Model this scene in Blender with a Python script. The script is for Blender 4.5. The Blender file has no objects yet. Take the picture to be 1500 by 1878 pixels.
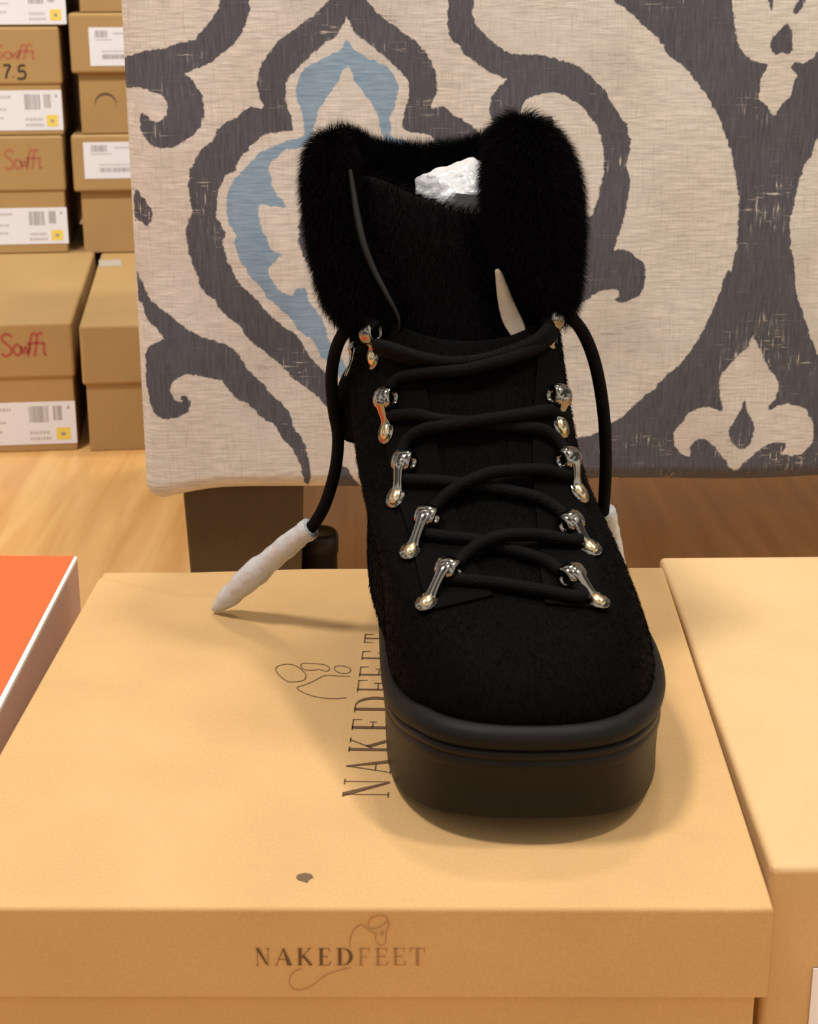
import bpy, bmesh, math, random
import numpy as np
from mathutils import Vector, Matrix
from mathutils.bvhtree import BVHTree

random.seed(7)
RNG = np.random.default_rng(11)
SC = bpy.context.scene
COL = SC.collection

# ------------------------------------------------------------------ camera
FPX, CX, CY = 3050.0, 750.0, 939.0
TH = math.radians(18.6)
BOXTOP = 0.118
CAMZ = BOXTOP + 0.304
cam_d = bpy.data.cameras.new('camera')
cam = bpy.data.objects.new('camera', cam_d)
COL.objects.link(cam)
cam.location = (0, 0, CAMZ)
cam.rotation_euler = (math.pi / 2 - TH, 0, 0)
cam_d.sensor_fit = 'VERTICAL'
cam_d.sensor_height = 24.0
cam_d.lens = FPX * 24.0 / 1878.0
cam_d.clip_start = 0.01
cam_d.dof.use_dof = True
cam_d.dof.focus_distance = 0.74
cam_d.dof.aperture_fstop = 22.0
SC.camera = cam

# ------------------------------------------------------------------ world, light, exposure
SC.view_settings.view_transform = 'Standard'
SC.view_settings.look = 'None'
SC.view_settings.gamma = 1.0
SC.view_settings.exposure = 0.0
SC.view_settings.use_curve_mapping = False
w = bpy.data.worlds.new('shop_ambience')
SC.world = w
w.use_nodes = True
# unseen shop: made-up noise of bright and dark zones, added for hook reflections
_nt = w.node_tree
_tc = _nt.nodes.new('ShaderNodeTexCoord')
_mp = _nt.nodes.new('ShaderNodeMapping')
_mp.inputs['Scale'].default_value = (1.0, 1.0, 1.8)
_ns = _nt.nodes.new('ShaderNodeTexNoise')
_ns.inputs['Scale'].default_value = 1.7
_ns.inputs['Detail'].default_value = 0.5
_cr = _nt.nodes.new('ShaderNodeValToRGB')
_cr.color_ramp.elements[0].position = 0.42
_cr.color_ramp.elements[0].color = (0.14, 0.128, 0.115, 1)
_cr.color_ramp.elements[1].position = 0.60
_cr.color_ramp.elements[1].color = (1.15, 1.10, 1.04, 1)
_nt.links.new(_tc.outputs['Generated'], _mp.inputs['Vector'])
_nt.links.new(_mp.outputs[0], _ns.inputs['Vector'])
_nt.links.new(_ns.outputs['Fac'], _cr.inputs[0])
_nt.links.new(_cr.outputs[0], _nt.nodes['Background'].inputs[0])
_nt.nodes['Background'].inputs[1].default_value = 1.05


def area(name, loc, target, size, power, color):
    d = bpy.data.lights.new(name, 'AREA')
    d.shape = 'DISK'
    d.size = size
    d.energy = power
    d.color = color
    o = bpy.data.objects.new(name, d)
    COL.objects.link(o)
    o.location = loc
    o.rotation_euler = (Vector(target) - Vector(loc)).to_track_quat('-Z', 'Y').to_euler()
    return o


area('ceiling_and_fill_lamp', (0.25, 1.75, 2.55), (0.05, 0.75, 0.1), 0.30, 17, (1.0, 0.95, 0.87))
area('ceiling_and_fill_lamp', (0.95, 0.45, 2.55), (0.05, 0.75, 0.1), 0.26, 30, (1.0, 0.95, 0.87))
area('ceiling_and_fill_lamp', (-0.7, 0.40, 2.3), (0.0, 1.0, 0.25), 0.40, 40, (1.0, 0.96, 0.92))  # added fill with no known fixture, placed to light the ottoman front

# ------------------------------------------------------------------ projection helpers
ORG = Vector((0, 0, CAMZ))
FW = Vector((0, math.cos(TH), -math.sin(TH)))
UP = Vector((0, math.sin(TH), math.cos(TH)))


def ray(px, py):
    return FW + Vector((1, 0, 0)) * ((px - CX) / FPX) - UP * ((py - CY) / FPX)


def at_z(px, py, z):
    d = ray(px, py)
    return ORG + d * ((z - CAMZ) / d.z)


def at_y(px, py, y):
    d = ray(px, py)
    return ORG + d * (y / d.y)


def at_plane(px, py, p0, n):
    d = ray(px, py)
    return ORG + d * ((p0 - ORG).dot(n) / d.dot(n))


# ------------------------------------------------------------------ materials
def srgb(r, g, b):
    f = lambda c: (c / 255 / 12.92) if c / 255 <= 0.04045 else ((c / 255 + 0.055) / 1.055) ** 2.4
    return (f(r), f(g), f(b), 1)


def mat(name, color, rough=0.6, metal=0.0, noise=None, bump=None, spec=0.5, sheen=0.0):
    """noise = (scale, amount, detail); bump = (scale, strength, distance)"""
    m = bpy.data.materials.new(name)
    m.use_nodes = True
    nt = m.node_tree
    b = nt.nodes['Principled BSDF']
    b.inputs['Base Color'].default_value = color
    b.inputs['Roughness'].default_value = rough
    b.inputs['Metallic'].default_value = metal
    b.inputs['Specular IOR Level'].default_value = spec
    if sheen:
        b.inputs['Sheen Weight'].default_value = sheen
    tc = nt.nodes.new('ShaderNodeTexCoord')
    if noise:
        n = nt.nodes.new('ShaderNodeTexNoise')
        n.inputs['Scale'].default_value = noise[0]
        n.inputs['Detail'].default_value = noise[2] if len(noise) > 2 else 4
        nt.links.new(tc.outputs['Object'], n.inputs['Vector'])
        n2 = nt.nodes.new('ShaderNodeTexNoise')
        n2.inputs['Scale'].default_value = noise[0] * 0.02
        n2.inputs['Detail'].default_value = 2
        nt.links.new(tc.outputs['Object'], n2.inputs['Vector'])
        add = nt.nodes.new('ShaderNodeMath')
        add.operation = 'ADD'
        nt.links.new(n.outputs['Fac'], add.inputs[0])
        nt.links.new(n2.outputs['Fac'], add.inputs[1])
        mr = nt.nodes.new('ShaderNodeMapRange')
        mr.inputs['From Min'].default_value = 0.6
        mr.inputs['From Max'].default_value = 1.4
        mr.inputs['To Min'].default_value = 1 - noise[1]
        mr.inputs['To Max'].default_value = 1 + noise[1]
        nt.links.new(add.outputs[0], mr.inputs['Value'])
        vm = nt.nodes.new('ShaderNodeVectorMath')
        vm.operation = 'SCALE'
        vm.inputs[0].default_value = color[:3]
        nt.links.new(mr.outputs[0], vm.inputs['Scale'])
        nt.links.new(vm.outputs[0], b.inputs['Base Color'])
    if bump:
        n = nt.nodes.new('ShaderNodeTexNoise')
        n.inputs['Scale'].default_value = bump[0]
        n.inputs['Detail'].default_value = 5
        nt.links.new(tc.outputs['Object'], n.inputs['Vector'])
        bp = nt.nodes.new('ShaderNodeBump')
        bp.inputs['Strength'].default_value = bump[1]
        bp.inputs['Distance'].default_value = bump[2]
        nt.links.new(n.outputs['Fac'], bp.inputs['Height'])
        nt.links.new(bp.outputs[0], b.inputs['Normal'])
    return m


M = {}
M['kraft'] = mat('kraft_board', (0.54, 0.33, 0.138, 1), 0.75, noise=(900, 0.10), bump=(700, 0.15, 0.0004), spec=0.25)
M['kraft_pale'] = mat('pale_kraft_board', (0.60, 0.395, 0.19, 1), 0.75, noise=(900, 0.08), bump=(700, 0.12, 0.0004), spec=0.25)
M['kraft_dull'] = mat('dull_kraft_board', (0.42, 0.262, 0.106, 1), 0.75, noise=(600, 0.10), bump=(500, 0.15, 0.0004), spec=0.25)
M['print_brown'] = mat('brown_print', (0.12, 0.055, 0.02, 1), 0.7)
M['print_faint'] = mat('faint_brown_print', (0.30, 0.155, 0.055, 1), 0.7)
M['print_line'] = mat('brown_line_print', (0.22, 0.11, 0.04, 1), 0.7)
M['print_red'] = mat('red_print', (0.40, 0.085, 0.05, 1), 0.7)
M['print_red_faint'] = mat('worn_red_print', (0.42, 0.15, 0.07, 1), 0.7)
M['marker'] = mat('black_marker', (0.05, 0.035, 0.025, 1), 0.6)
M['label'] = mat('white_label_paper', (0.79, 0.80, 0.86, 1), 0.5)
M['label_ink'] = mat('grey_label_ink', (0.33, 0.31, 0.31, 1), 0.6)
M['label_ink_pale'] = mat('pale_label_ink', (0.52, 0.50, 0.50, 1), 0.6)
M['yellow'] = mat('yellow_sticker', (0.85, 0.66, 0.12, 1), 0.5)
M['orange'] = mat('orange_red_board', (0.86, 0.115, 0.032, 1), 0.5, noise=(300, 0.03), spec=0.3)
M['board_white'] = mat('white_edge_and_fold_highlight', (0.85, 0.75, 0.64, 1), 0.6)
M['taupe'] = mat('taupe_board', (0.55, 0.335, 0.24, 1), 0.7, noise=(200, 0.06))
M['hole'] = mat('dark_tear_and_hole_shade', (0.13, 0.08, 0.04, 1), 0.9)  # torn spot colour, also the painted shade of the finger hole
M['dark_wood'] = mat('dark_stained_wood', (0.058, 0.036, 0.018, 1), 0.45, noise=(150, 0.2))
M['dark_wood_edge'] = mat('worn_wood_edge', (0.20, 0.10, 0.05, 1), 0.5)
M['black_plastic'] = mat('black_plastic', (0.022, 0.016, 0.011, 1), 0.4, spec=0.3)
M['fur'] = mat('black_fur', (0.0022, 0.0018, 0.0018, 1), 0.8, spec=0.04)
M['hair'] = mat('black_calf_hair', (0.0014, 0.0010, 0.0007, 1), 0.75, spec=0.04)
M['suede'] = mat('black_suede', (0.0020, 0.0015, 0.0013, 1), 0.8, noise=(800, 0.3), bump=(1500, 0.3, 0.0004), spec=0.04)
M['edge'] = mat('grey_cut_leather_edge', (0.009, 0.008, 0.007, 1), 0.6, spec=0.15)
M['rubber'] = mat('black_rubber', (0.0072, 0.0048, 0.0030, 1), 0.45, bump=(900, 0.06, 0.0003), spec=0.18)
M['rand'] = mat('black_leather_welt', (0.0070, 0.0058, 0.0048, 1), 0.55, bump=(600, 0.1, 0.0004), spec=0.14)
M['tan'] = mat('tan_leather_back', (0.31, 0.235, 0.16, 1), 0.7, noise=(400, 0.1))
M['gold'] = mat('antique_brass', (0.25, 0.23, 0.195, 1), 0.12, metal=1.0)
M['hook_plate'] = mat('worn_brass_plate', (0.50, 0.43, 0.33, 1), 0.22, metal=1.0)
M['stay_edge'] = mat('grey_facing_edge', (0.028, 0.025, 0.023, 1), 0.6, spec=0.2)
M['scrap'] = mat('torn_paper_scrap', (0.44, 0.38, 0.32, 1), 0.6)
M['gold_warm'] = mat('warm_brass', (0.60, 0.47, 0.28, 1), 0.25, metal=1.0)
M['plastic_wrap'] = mat('white_plastic_film', (0.49, 0.485, 0.48, 1), 0.2, bump=(160, 0.6, 0.002))
M['tissue'] = mat('white_tissue_paper', (0.52, 0.515, 0.51, 1), 0.24, bump=(60, 0.25, 0.004))
M['wall'] = mat('beige_wall_paint', (0.38, 0.28, 0.18, 1), 0.8, noise=(20, 0.03))


def lace_material():
    m = mat('black_woven_cord', (0.0035, 0.0029, 0.0028, 1), 0.75, spec=0.06)
    nt = m.node_tree
    b = nt.nodes['Principled BSDF']
    tc = nt.nodes['Texture Coordinate']
    v = nt.nodes.new('ShaderNodeTexVoronoi')
    v.inputs['Scale'].default_value = 1200
    nt.links.new(tc.outputs['Object'], v.inputs['Vector'])
    bp = nt.nodes.new('ShaderNodeBump')
    bp.inputs['Strength'].default_value = 0.5
    bp.inputs['Distance'].default_value = 0.0006
    nt.links.new(v.outputs['Distance'], bp.inputs['Height'])
    nt.links.new(bp.outputs[0], b.inputs['Normal'])
    return m


M['lace'] = lace_material()


def floor_material():
    m = bpy.data.materials.new('honey_wood_floor')
    m.use_nodes = True
    nt = m.node_tree
    b = nt.nodes['Principled BSDF']
    b.inputs['Roughness'].default_value = 0.34
    tc = nt.nodes.new('ShaderNodeTexCoord')
    mp = nt.nodes.new('ShaderNodeMapping')
    mp.inputs['Scale'].default_value = (26, 2.2, 1)
    mp.inputs['Rotation'].default_value = (0, 0, 0.14)
    nt.links.new(tc.outputs['Object'], mp.inputs['Vector'])
    n = nt.nodes.new('ShaderNodeTexNoise')
    n.inputs['Scale'].default_value = 2.0
    n.inputs['Detail'].default_value = 6
    n.inputs['Distortion'].default_value = 0.6
    nt.links.new(mp.outputs[0], n.inputs['Vector'])
    cr = nt.nodes.new('ShaderNodeValToRGB')
    e = cr.color_ramp.elements
    e[0].position = 0.30
    e[0].color = (0.68, 0.35, 0.11, 1)
    e[1].position = 0.68
    e[1].color = (0.86, 0.52, 0.20, 1)
    nt.links.new(n.outputs['Fac'], cr.inputs[0])
    br = nt.nodes.new('ShaderNodeTexBrick')
    br.inputs['Scale'].default_value = 1.0
    br.inputs['Brick Width'].default_value = 1.3
    br.inputs['Row Height'].default_value = 0.14
    br.inputs['Mortar Size'].default_value = 0.0
    br.inputs['Color1'].default_value = (1, 1, 1, 1)
    br.inputs['Color2'].default_value = (0.93, 0.92, 0.9, 1)
    br.inputs['Mortar'].default_value = (0.45, 0.35, 0.25, 1)
    mp2 = nt.nodes.new('ShaderNodeMapping')
    mp2.inputs['Rotation'].default_value = (0, 0, math.pi / 2 + 0.14)
    mp2.inputs['Location'].default_value = (0.0, 0.06, 0)
    nt.links.new(tc.outputs['Object'], mp2.inputs['Vector'])
    nt.links.new(mp2.outputs[0], br.inputs['Vector'])
    mx = nt.nodes.new('ShaderNodeMix')
    mx.data_type = 'RGBA'
    mx.blend_type = 'MULTIPLY'
    mx.inputs[0].default_value = 1.0
    nt.links.new(cr.outputs[0], mx.inputs[6])
    nt.links.new(br.outputs[0], mx.inputs[7])
    nt.links.new(mx.outputs[2], b.inputs['Base Color'])
    return m


M['floor'] = floor_material()


def fabric_material():
    """printed linen: float attributes 'dark' and 'blue' hold the distance (m) to the printed motifs"""
    m = bpy.data.materials.new('printed_linen')
    m.use_nodes = True
    nt = m.node_tree
    N = nt.nodes
    L = nt.links.new
    b = N['Principled BSDF']
    b.inputs['Roughness'].default_value = 0.85
    b.inputs['Specular IOR Level'].default_value = 0.2
    tc = N.new('ShaderNodeTexCoord')

    def noise(scale, sx, sz, detail=4, rough=0.6):
        mp = N.new('ShaderNodeMapping')
        mp.inputs['Scale'].default_value = (sx, sx, sz)
        L(tc.outputs['Object'], mp.inputs['Vector'])
        n = N.new('ShaderNodeTexNoise')
        n.inputs['Scale'].default_value = scale
        n.inputs['Detail'].default_value = detail
        n.inputs['Roughness'].default_value = rough
        L(mp.outputs[0], n.inputs['Vector'])
        return n.outputs['Fac']

    def math_(op, a, bb, clamp=False):
        n = N.new('ShaderNodeMath')
        n.operation = op
        n.use_clamp = clamp
        for i, v in enumerate((a, bb)):
            if isinstance(v, (int, float)):
                n.inputs[i].default_value = v
            else:
                L(v, n.inputs[i])
        return n.outputs[0]

    def rng(v, a, bb, c=0.0, d=1.0):
        n = N.new('ShaderNodeMapRange')
        n.inputs['From Min'].default_value = a
        n.inputs['From Max'].default_value = bb
        n.inputs['To Min'].default_value = c
        n.inputs['To Max'].default_value = d
        L(v, n.inputs['Value'])
        return n.outputs[0]

    def mix(f, a, bb):
        n = N.new('ShaderNodeMix')
        n.data_type = 'RGBA'
        L(f, n.inputs[0])
        for i, v in ((6, a), (7, bb)):
            if isinstance(v, tuple):
                n.inputs[i].default_value = v
            else:
                L(v, n.inputs[i])
        return n.outputs[2]

    hthread = noise(22, 3.2, 36.0, 5)          # horizontal slubs
    vthread = noise(22, 36.0, 3.2, 5)          # vertical slubs
    patch = noise(9, 1.0, 1.6, 3)
    patch2 = noise(14, 1.0, 2.2, 2)
    wob = noise(210, 1, 1, 4, 0.7)
    wobm = math_('MULTIPLY', math_('SUBTRACT', wob, 0.5), 0.0052)

    def mask(attr):
        a = N.new('ShaderNodeAttribute')
        a.attribute_name = attr
        d = math_('ADD', a.outputs['Fac'], wobm)
        return rng(d, 0.00035, -0.00035)

    dark, blue = mask('dark'), mask('blue')
    pale = mix(rng(hthread, 0.3, 0.7), (0.455, 0.425, 0.38, 1), (0.72, 0.67, 0.61, 1))
    pale = mix(math_('MULTIPLY', rng(vthread, 0.52, 0.72), 0.45), pale, (0.40, 0.34, 0.29, 1))
    # faint grey ink smears on the pale ground
    smear = math_('MULTIPLY', rng(hthread, 0.50, 0.60), rng(patch, 0.54, 0.66))
    pale = mix(math_('MULTIPLY', smear, 0.6), pale, (0.16, 0.13, 0.12, 1))
    ink = mix(rng(vthread, 0.3, 0.7), (0.064, 0.063, 0.074, 1), (0.110, 0.108, 0.124, 1))
    ink = mix(math_('MULTIPLY', rng(hthread, 0.6, 0.75), 0.35), ink, (0.24, 0.205, 0.19, 1))
    # worn scratches where the cloth shows through
    wear = math_('MULTIPLY', rng(math_('MAXIMUM', hthread, vthread), 0.60, 0.66), rng(patch2, 0.55, 0.66))
    ink = mix(wear, ink, (0.56, 0.50, 0.44, 1))
    bl = mix(rng(hthread, 0.3, 0.7), (0.165, 0.255, 0.36, 1), (0.28, 0.385, 0.49, 1))
    c = mix(blue, pale, bl)
    c = mix(dark, c, ink)
    L(c, b.inputs['Base Color'])
    bp = N.new('ShaderNodeBump')
    bp.inputs['Strength'].default_value = 0.25
    bp.inputs['Distance'].default_value = 0.0006
    L(math_('ADD', hthread, vthread), bp.inputs['Height'])
    L(bp.outputs[0], b.inputs['Normal'])
    return m


M['fabric'] = fabric_material()


# ------------------------------------------------------------------ object helpers
def obj(name, me, m, parent=None, smooth=False):
    if isinstance(me, bmesh.types.BMesh):
        bm = me
        me = bpy.data.meshes.new(name)
        bmesh.ops.recalc_face_normals(bm, faces=bm.faces)
        bm.to_mesh(me)
        bm.free()
    for mm in (m if isinstance(m, (list, tuple)) else [m]):
        me.materials.append(mm)
    if smooth:
        me.polygons.foreach_set('use_smooth', [True] * len(me.polygons))
    o = bpy.data.objects.new(name, me)
    COL.objects.link(o)
    if parent:
        o.parent = parent
    return o


def thing(name, label, cat, loc=(0, 0, 0), rz=0.0, group=None):
    o = bpy.data.objects.new(name, None)
    o.empty_display_size = 0.02
    COL.objects.link(o)
    o.location = loc
    o.rotation_euler = (0, 0, rz)
    o['label'] = label
    o['category'] = cat
    if group:
        o['group'] = group
    return o


def tag(o, label, cat, group=None):
    o['label'] = label
    o['category'] = cat
    if group:
        o['group'] = group
    return o


def prism(corners, z0, z1, r=0.0015, segs=3):
    bm = bmesh.new()
    lo = [bm.verts.new((c[0], c[1], z0)) for c in corners]
    hi = [bm.verts.new((c[0], c[1], z1)) for c in corners]
    n = len(corners)
    bm.faces.new(lo[::-1])
    bm.faces.new(hi)
    for i in range(n):
        bm.faces.new((lo[i], lo[(i + 1) % n], hi[(i + 1) % n], hi[i]))
    if r:
        bmesh.ops.bevel(bm, geom=bm.edges[:], offset=r, segments=segs, profile=0.5, affect='EDGES')
    return bm


def rect(x0, x1, y0, y1):
    return [(x0, y0), (x1, y0), (x1, y1), (x0, y1)]


def polys_mesh(polys):
    """list of 3-D polygons -> one bmesh of flat ink shapes"""
    bm = bmesh.new()
    for p in polys:
        vs = [bm.verts.new(q) for q in p]
        try:
            bm.faces.new(vs)
        except ValueError:
            pass
    return bm


def ribbon(pts, width, closed=False):
    """quads along a 2-D polyline"""
    n = len(pts)
    P = [Vector(p) for p in pts]
    L, R = [], []
    for i in range(n):
        if closed:
            t = P[(i + 1) % n] - P[i - 1]
        else:
            t = P[min(i + 1, n - 1)] - P[max(i - 1, 0)]
        if t.length == 0:
            t = Vector((1, 0))
        t.normalize()
        q = Vector((-t.y, t.x)) * (width / 2)
        L.append(P[i] + q)
        R.append(P[i] - q)
    out = []
    for i in range(n if closed else n - 1):
        j = (i + 1) % n
        out.append([L[i], L[j], R[j], R[i]])
    return out


def catmull(pts, k=6, closed=False):
    P = [Vector(p) for p in pts]
    n = len(P)
    out = []
    for i in range(n if closed else n - 1):
        if closed:
            a, b, c, d = P[i - 1], P[i], P[(i + 1) % n], P[(i + 2) % n]
        else:
            a, b, c, d = P[max(i - 1, 0)], P[i], P[i + 1], P[min(i + 2, n - 1)]
        for j in range(k):
            t = j / k
            out.append(0.5 * ((2 * b) + (c - a) * t + (2 * a - 5 * b + 4 * c - d) * t * t + (3 * b - a - 3 * c + d) * t ** 3))
    if not closed:
        out.append(P[-1])
    return out


def tube(pts, radius, seg=10, caps=True, up=None, flat=1.0):
    """sweep a circle along 3-D points; radius scalar or list; flat squeezes along the frame's second axis"""
    P = [Vector(p) for p in pts]
    n = len(P)
    rad = radius if isinstance(radius, (list, tuple)) else [radius] * n
    bm = bmesh.new()
    rings = []
    prev = None
    for i in range(n):
        t = (P[min(i + 1, n - 1)] - P[max(i - 1, 0)]).normalized()
        if prev is None:
            a = up if up else (Vector((0, 0, 1)) if abs(t.z) < 0.9 else Vector((1, 0, 0)))
            u = (a - t * a.dot(t)).normalized()
        else:
            u = (prev - t * prev.dot(t)).normalized()
        prev = u
        v = t.cross(u)
        ring = []
        for j in range(seg):
            th = 2 * math.pi * j / seg
            ring.append(bm.verts.new(P[i] + u * (math.cos(th) * rad[i]) + v * (math.sin(th) * rad[i] * flat)))
        rings.append(ring)
    for i in range(n - 1):
        for j in range(seg):
            k = (j + 1) % seg
            bm.faces.new((rings[i][j], rings[i][k], rings[i + 1][k], rings[i + 1][j]))
    if caps:
        bm.faces.new(rings[0][::-1])
        bm.faces.new(rings[-1])
    return bm


def add_strands(me, count, length, width, flow, lean, jitter, droop=0.0, filt=None):
    """tapered hair blades growing from the faces of mesh `me` (in the same mesh)"""
    me.calc_loop_triangles()
    nv = len(me.vertices)
    co = np.zeros(nv * 3)
    me.vertices.foreach_get('co', co)
    co = co.reshape(-1, 3)
    tri = np.zeros(len(me.loop_triangles) * 3, dtype=np.int64)
    me.loop_triangles.foreach_get('vertices', tri)
    tri = tri.reshape(-1, 3)
    A, B, Cc = co[tri[:, 0]], co[tri[:, 1]], co[tri[:, 2]]
    nrm = np.cross(B - A, Cc - A)
    ar = np.linalg.norm(nrm, axis=1) + 1e-15
    nrm /= ar[:, None]
    pick = RNG.choice(len(tri), count, p=ar / ar.sum())
    r1, r2 = np.sqrt(RNG.random(count)), RNG.random(count)
    P = A[pick] * (1 - r1)[:, None] + B[pick] * (r1 * (1 - r2))[:, None] + Cc[pick] * (r1 * r2)[:, None]
    Nn = nrm[pick]
    if filt is not None:
        k = filt(P, Nn)
        P, Nn = P[k], Nn[k]
    count = len(P)
    fl = flow(P, Nn) if callable(flow) else np.tile(np.array(flow, float), (count, 1))
    fl = fl - Nn * np.sum(fl * Nn, axis=1)[:, None]
    fl /= (np.linalg.norm(fl, axis=1) + 1e-9)[:, None]
    D = Nn * (1 - lean) + fl * lean + RNG.normal(0, jitter, (count, 3))
    D /= np.linalg.norm(D, axis=1)[:, None]
    ln = length * (0.6 + 0.8 * RNG.random(count))[:, None]
    S = np.cross(D, RNG.normal(0, 1, (count, 3)))
    S /= np.linalg.norm(S, axis=1)[:, None]
    S *= width / 2
    mid = P + D * ln * 0.55
    tip = P + D * ln + fl * ln * 0.25 + np.array([0, 0, -droop]) * ln
    base = P - Nn * 0.0004
    V = np.stack([base - S, base + S, mid + S * 0.7, mid - S * 0.7, tip], axis=1).reshape(-1, 3)
    bmv = np.concatenate([co, V])
    faces = [tuple(p.vertices) for p in me.polygons]
    o = nv + 5 * np.arange(count)
    quads = np.stack([o, o + 1, o + 2, o + 3], axis=1).tolist()
    tris = np.stack([o + 3, o + 2, o + 4], axis=1).tolist()
    name = me.name
    new = bpy.data.meshes.new(name)
    new.from_pydata(bmv.tolist(), [], faces + quads + tris)
    new.polygons.foreach_set('use_smooth', [True] * len(faces) + [False] * (len(quads) + len(tris)))
    new.update()
    return new


def to_mesh(bm, name):
    me = bpy.data.meshes.new(name)
    bmesh.ops.recalc_face_normals(bm, faces=bm.faces)
    bm.to_mesh(me)
    bm.free()
    return me


def join_bm(dst, src):
    off = len(dst.verts)
    src.verts.index_update()
    vs = [dst.verts.new(v.co) for v in src.verts]
    for f in src.faces:
        try:
            dst.faces.new([vs[v.index] for v in f.verts])
        except ValueError:
            pass
    src.free()
    return dst


# ------------------------------------------------------------------ the setting
bm = bmesh.new()
vs = [bm.verts.new(p) for p in ((-2.2, -1.2, 0), (2.2, -1.2, 0), (2.2, 2.6, 0), (-2.2, 2.6, 0))]
bm.faces.new(vs)
o = obj('floor', bm, M['floor'])
o['kind'] = 'structure'
bm = prism(rect(-2.2, 2.2, 2.6, 2.68), 0.0, 2.6, 0)
o = obj('wall_back', bm, M['wall'])
o['kind'] = 'structure'

# ------------------------------------------------------------------ lettering (roman capitals as filled strokes)
def glyph(ch, T=0.15, t=0.035):
    """polygons in a box 0..1 wide, 0..1 tall"""
    s = 0.03

    def R(x0, y0, x1, y1):
        return [(x0, y0), (x1, y0), (x1, y1), (x0, y1)]

    def serif(x0, x1, y):
        return R(x0, y, x1, y + s) if y < 0.5 else R(x0, y - s, x1, y)
    if ch == 'N':
        return [R(0.12, 0, 0.12 + t, 1), R(0.84, 0, 0.84 + t, 1), [(0.0, 1), (T + 0.06, 1), (0.875, 0), (0.78, 0)],
                serif(0.0, 0.28, 0), serif(0.7, 1.0, 1)]
    if ch == 'A':
        return [[(0.06, 0), (0.06 + t, 0), (0.5, 0.93), (0.47, 1)], [(0.44, 1), (0.52, 1), (0.98, 0), (0.98 - T - 0.07, 0)],
                R(0.22, 0.33, 0.68, 0.33 + t), serif(0.0, 0.2, 0), serif(0.68, 1.0, 0)]
    if ch == 'K':
        return [R(0.08, 0, 0.08 + T, 1), [(0.08 + T, 0.42), (0.08 + T, 0.48), (0.8, 1), (0.86, 1)],
                [(0.3, 0.55), (0.42, 0.63), (1.0, 0), (0.8, 0)], serif(0, 0.34, 0), serif(0, 0.34, 1), serif(0.66, 0.96, 1), serif(0.74, 1.0, 0)]
    if ch == 'E':
        return [R(0.12, 0, 0.12 + T * 1.15, 1), serif(0, 0.9, 0), serif(0, 0.86, 1), R(0.2, 0.5, 0.68, 0.5 + t),
                [(0.9, 0), (0.84, 0), (0.9, 0.24), (0.96, 0.24)], [(0.86, 1), (0.8, 1), (0.84, 0.78), (0.88, 0.78)], R(0.65, 0.42, 0.69, 0.6)]
    if ch == 'F':
        return [R(0.14, 0, 0.14 + T * 1.15, 1), serif(0, 0.45, 0), serif(0, 0.95, 1), R(0.2, 0.48, 0.72, 0.48 + t),
                [(0.95, 1), (0.88, 1), (0.93, 0.77), (0.97, 0.77)], R(0.69, 0.4, 0.73, 0.6)]
    if ch == 'T':
        return [R(0.5 - T * 0.6, 0, 0.5 + T * 0.6, 1), serif(0.3, 0.7, 0), R(0.02, 1 - s, 0.98, 1),
                [(0.0, 0.76), (0.04, 0.76), (0.1, 1), (0.02, 1)], [(0.96, 0.76), (1.0, 0.76), (0.98, 1), (0.9, 1)]]
    if ch == 'D':
        out = [R(0.1, 0, 0.1 + T, 1), serif(0, 0.45, 0), serif(0, 0.45, 1)]
        n = 16
        for i in range(n):
            q = []
            for k in (i, i + 1):
                a = math.pi / 2 - math.pi * k / n
                q.append(((0.42 + 0.58 * math.cos(a), 0.5 + 0.5 * math.sin(a)),
                          (0.42 + (0.58 - T * 1.05) * math.cos(a), 0.5 + (0.5 - t) * math.sin(a))))
            out.append([q[0][0], q[1][0], q[1][1], q[0][1]])
        return out
    return []


# logo strokes of the stacked boxes, unit box
SCRIPT = [
    [(.24, .86), (.2, .97), (.1, 1.0), (.02, .86), (.05, .68), (.15, .5), (.22, .3), (.18, .08), (.06, .0), (.0, .14)],
    [(.30, .48), (.26, .25), (.32, .04), (.41, .08), (.44, .3), (.38, .5), (.30, .48)],
    [(.44, .42), (.48, .1), (.54, .4), (.58, .08), (.64, .5)],
    [(.80, .9), (.75, 1.02), (.69, .9), (.65, .5), (.61, .1), (.58, -.04)],
    [(.94, .92), (.89, 1.03), (.83, .92), (.79, .5), (.75, .1), (.72, -.04)],
    [(.58, .55), (.98, .57)],
    [(.97, .55), (.95, .2), (.97, .02), (1.0, .06)],
]

# ------------------------------------------------------------------ ottoman
OTT_P0 = Vector((-0.1665, 1.0, 0))
OTT_A = math.radians(4.3)
OD = Vector((math.cos(OTT_A), math.sin(OTT_A), 0))
ON = Vector((math.sin(OTT_A), -math.cos(OTT_A), 0))      # towards the camera
OTT_BASE, OTT_TOP, OTT_W, OTT_DEP, OTT_R = 0.0975, 0.455, 0.86, 0.40, 0.013


def ott_uv(px, py):
    p = at_plane(px, py, OTT_P0, ON)
    return ((p - OTT_P0).dot(OD), p.z)


def chaikin(p, it=1):
    p = np.array(p, float)
    for _ in range(it):
        q = np.roll(p, -1, axis=0)
        p = np.stack([p * 0.8 + q * 0.2, p * 0.2 + q * 0.8], axis=1).reshape(-1, 2)
    return p


def zoomed(pts, ox, oy, s):
    return [(ox + x / s, oy + y / s) for x, y in pts]


z3 = lambda p: zoomed(p, 220, 0, 2.344)
z4 = lambda p: zoomed(p, 220, 450, 2.344)
z5 = lambda p: zoomed(p, 800, 0, 2.143)
z6 = lambda p: zoomed(p, 1000, 450, 3.0)

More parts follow.
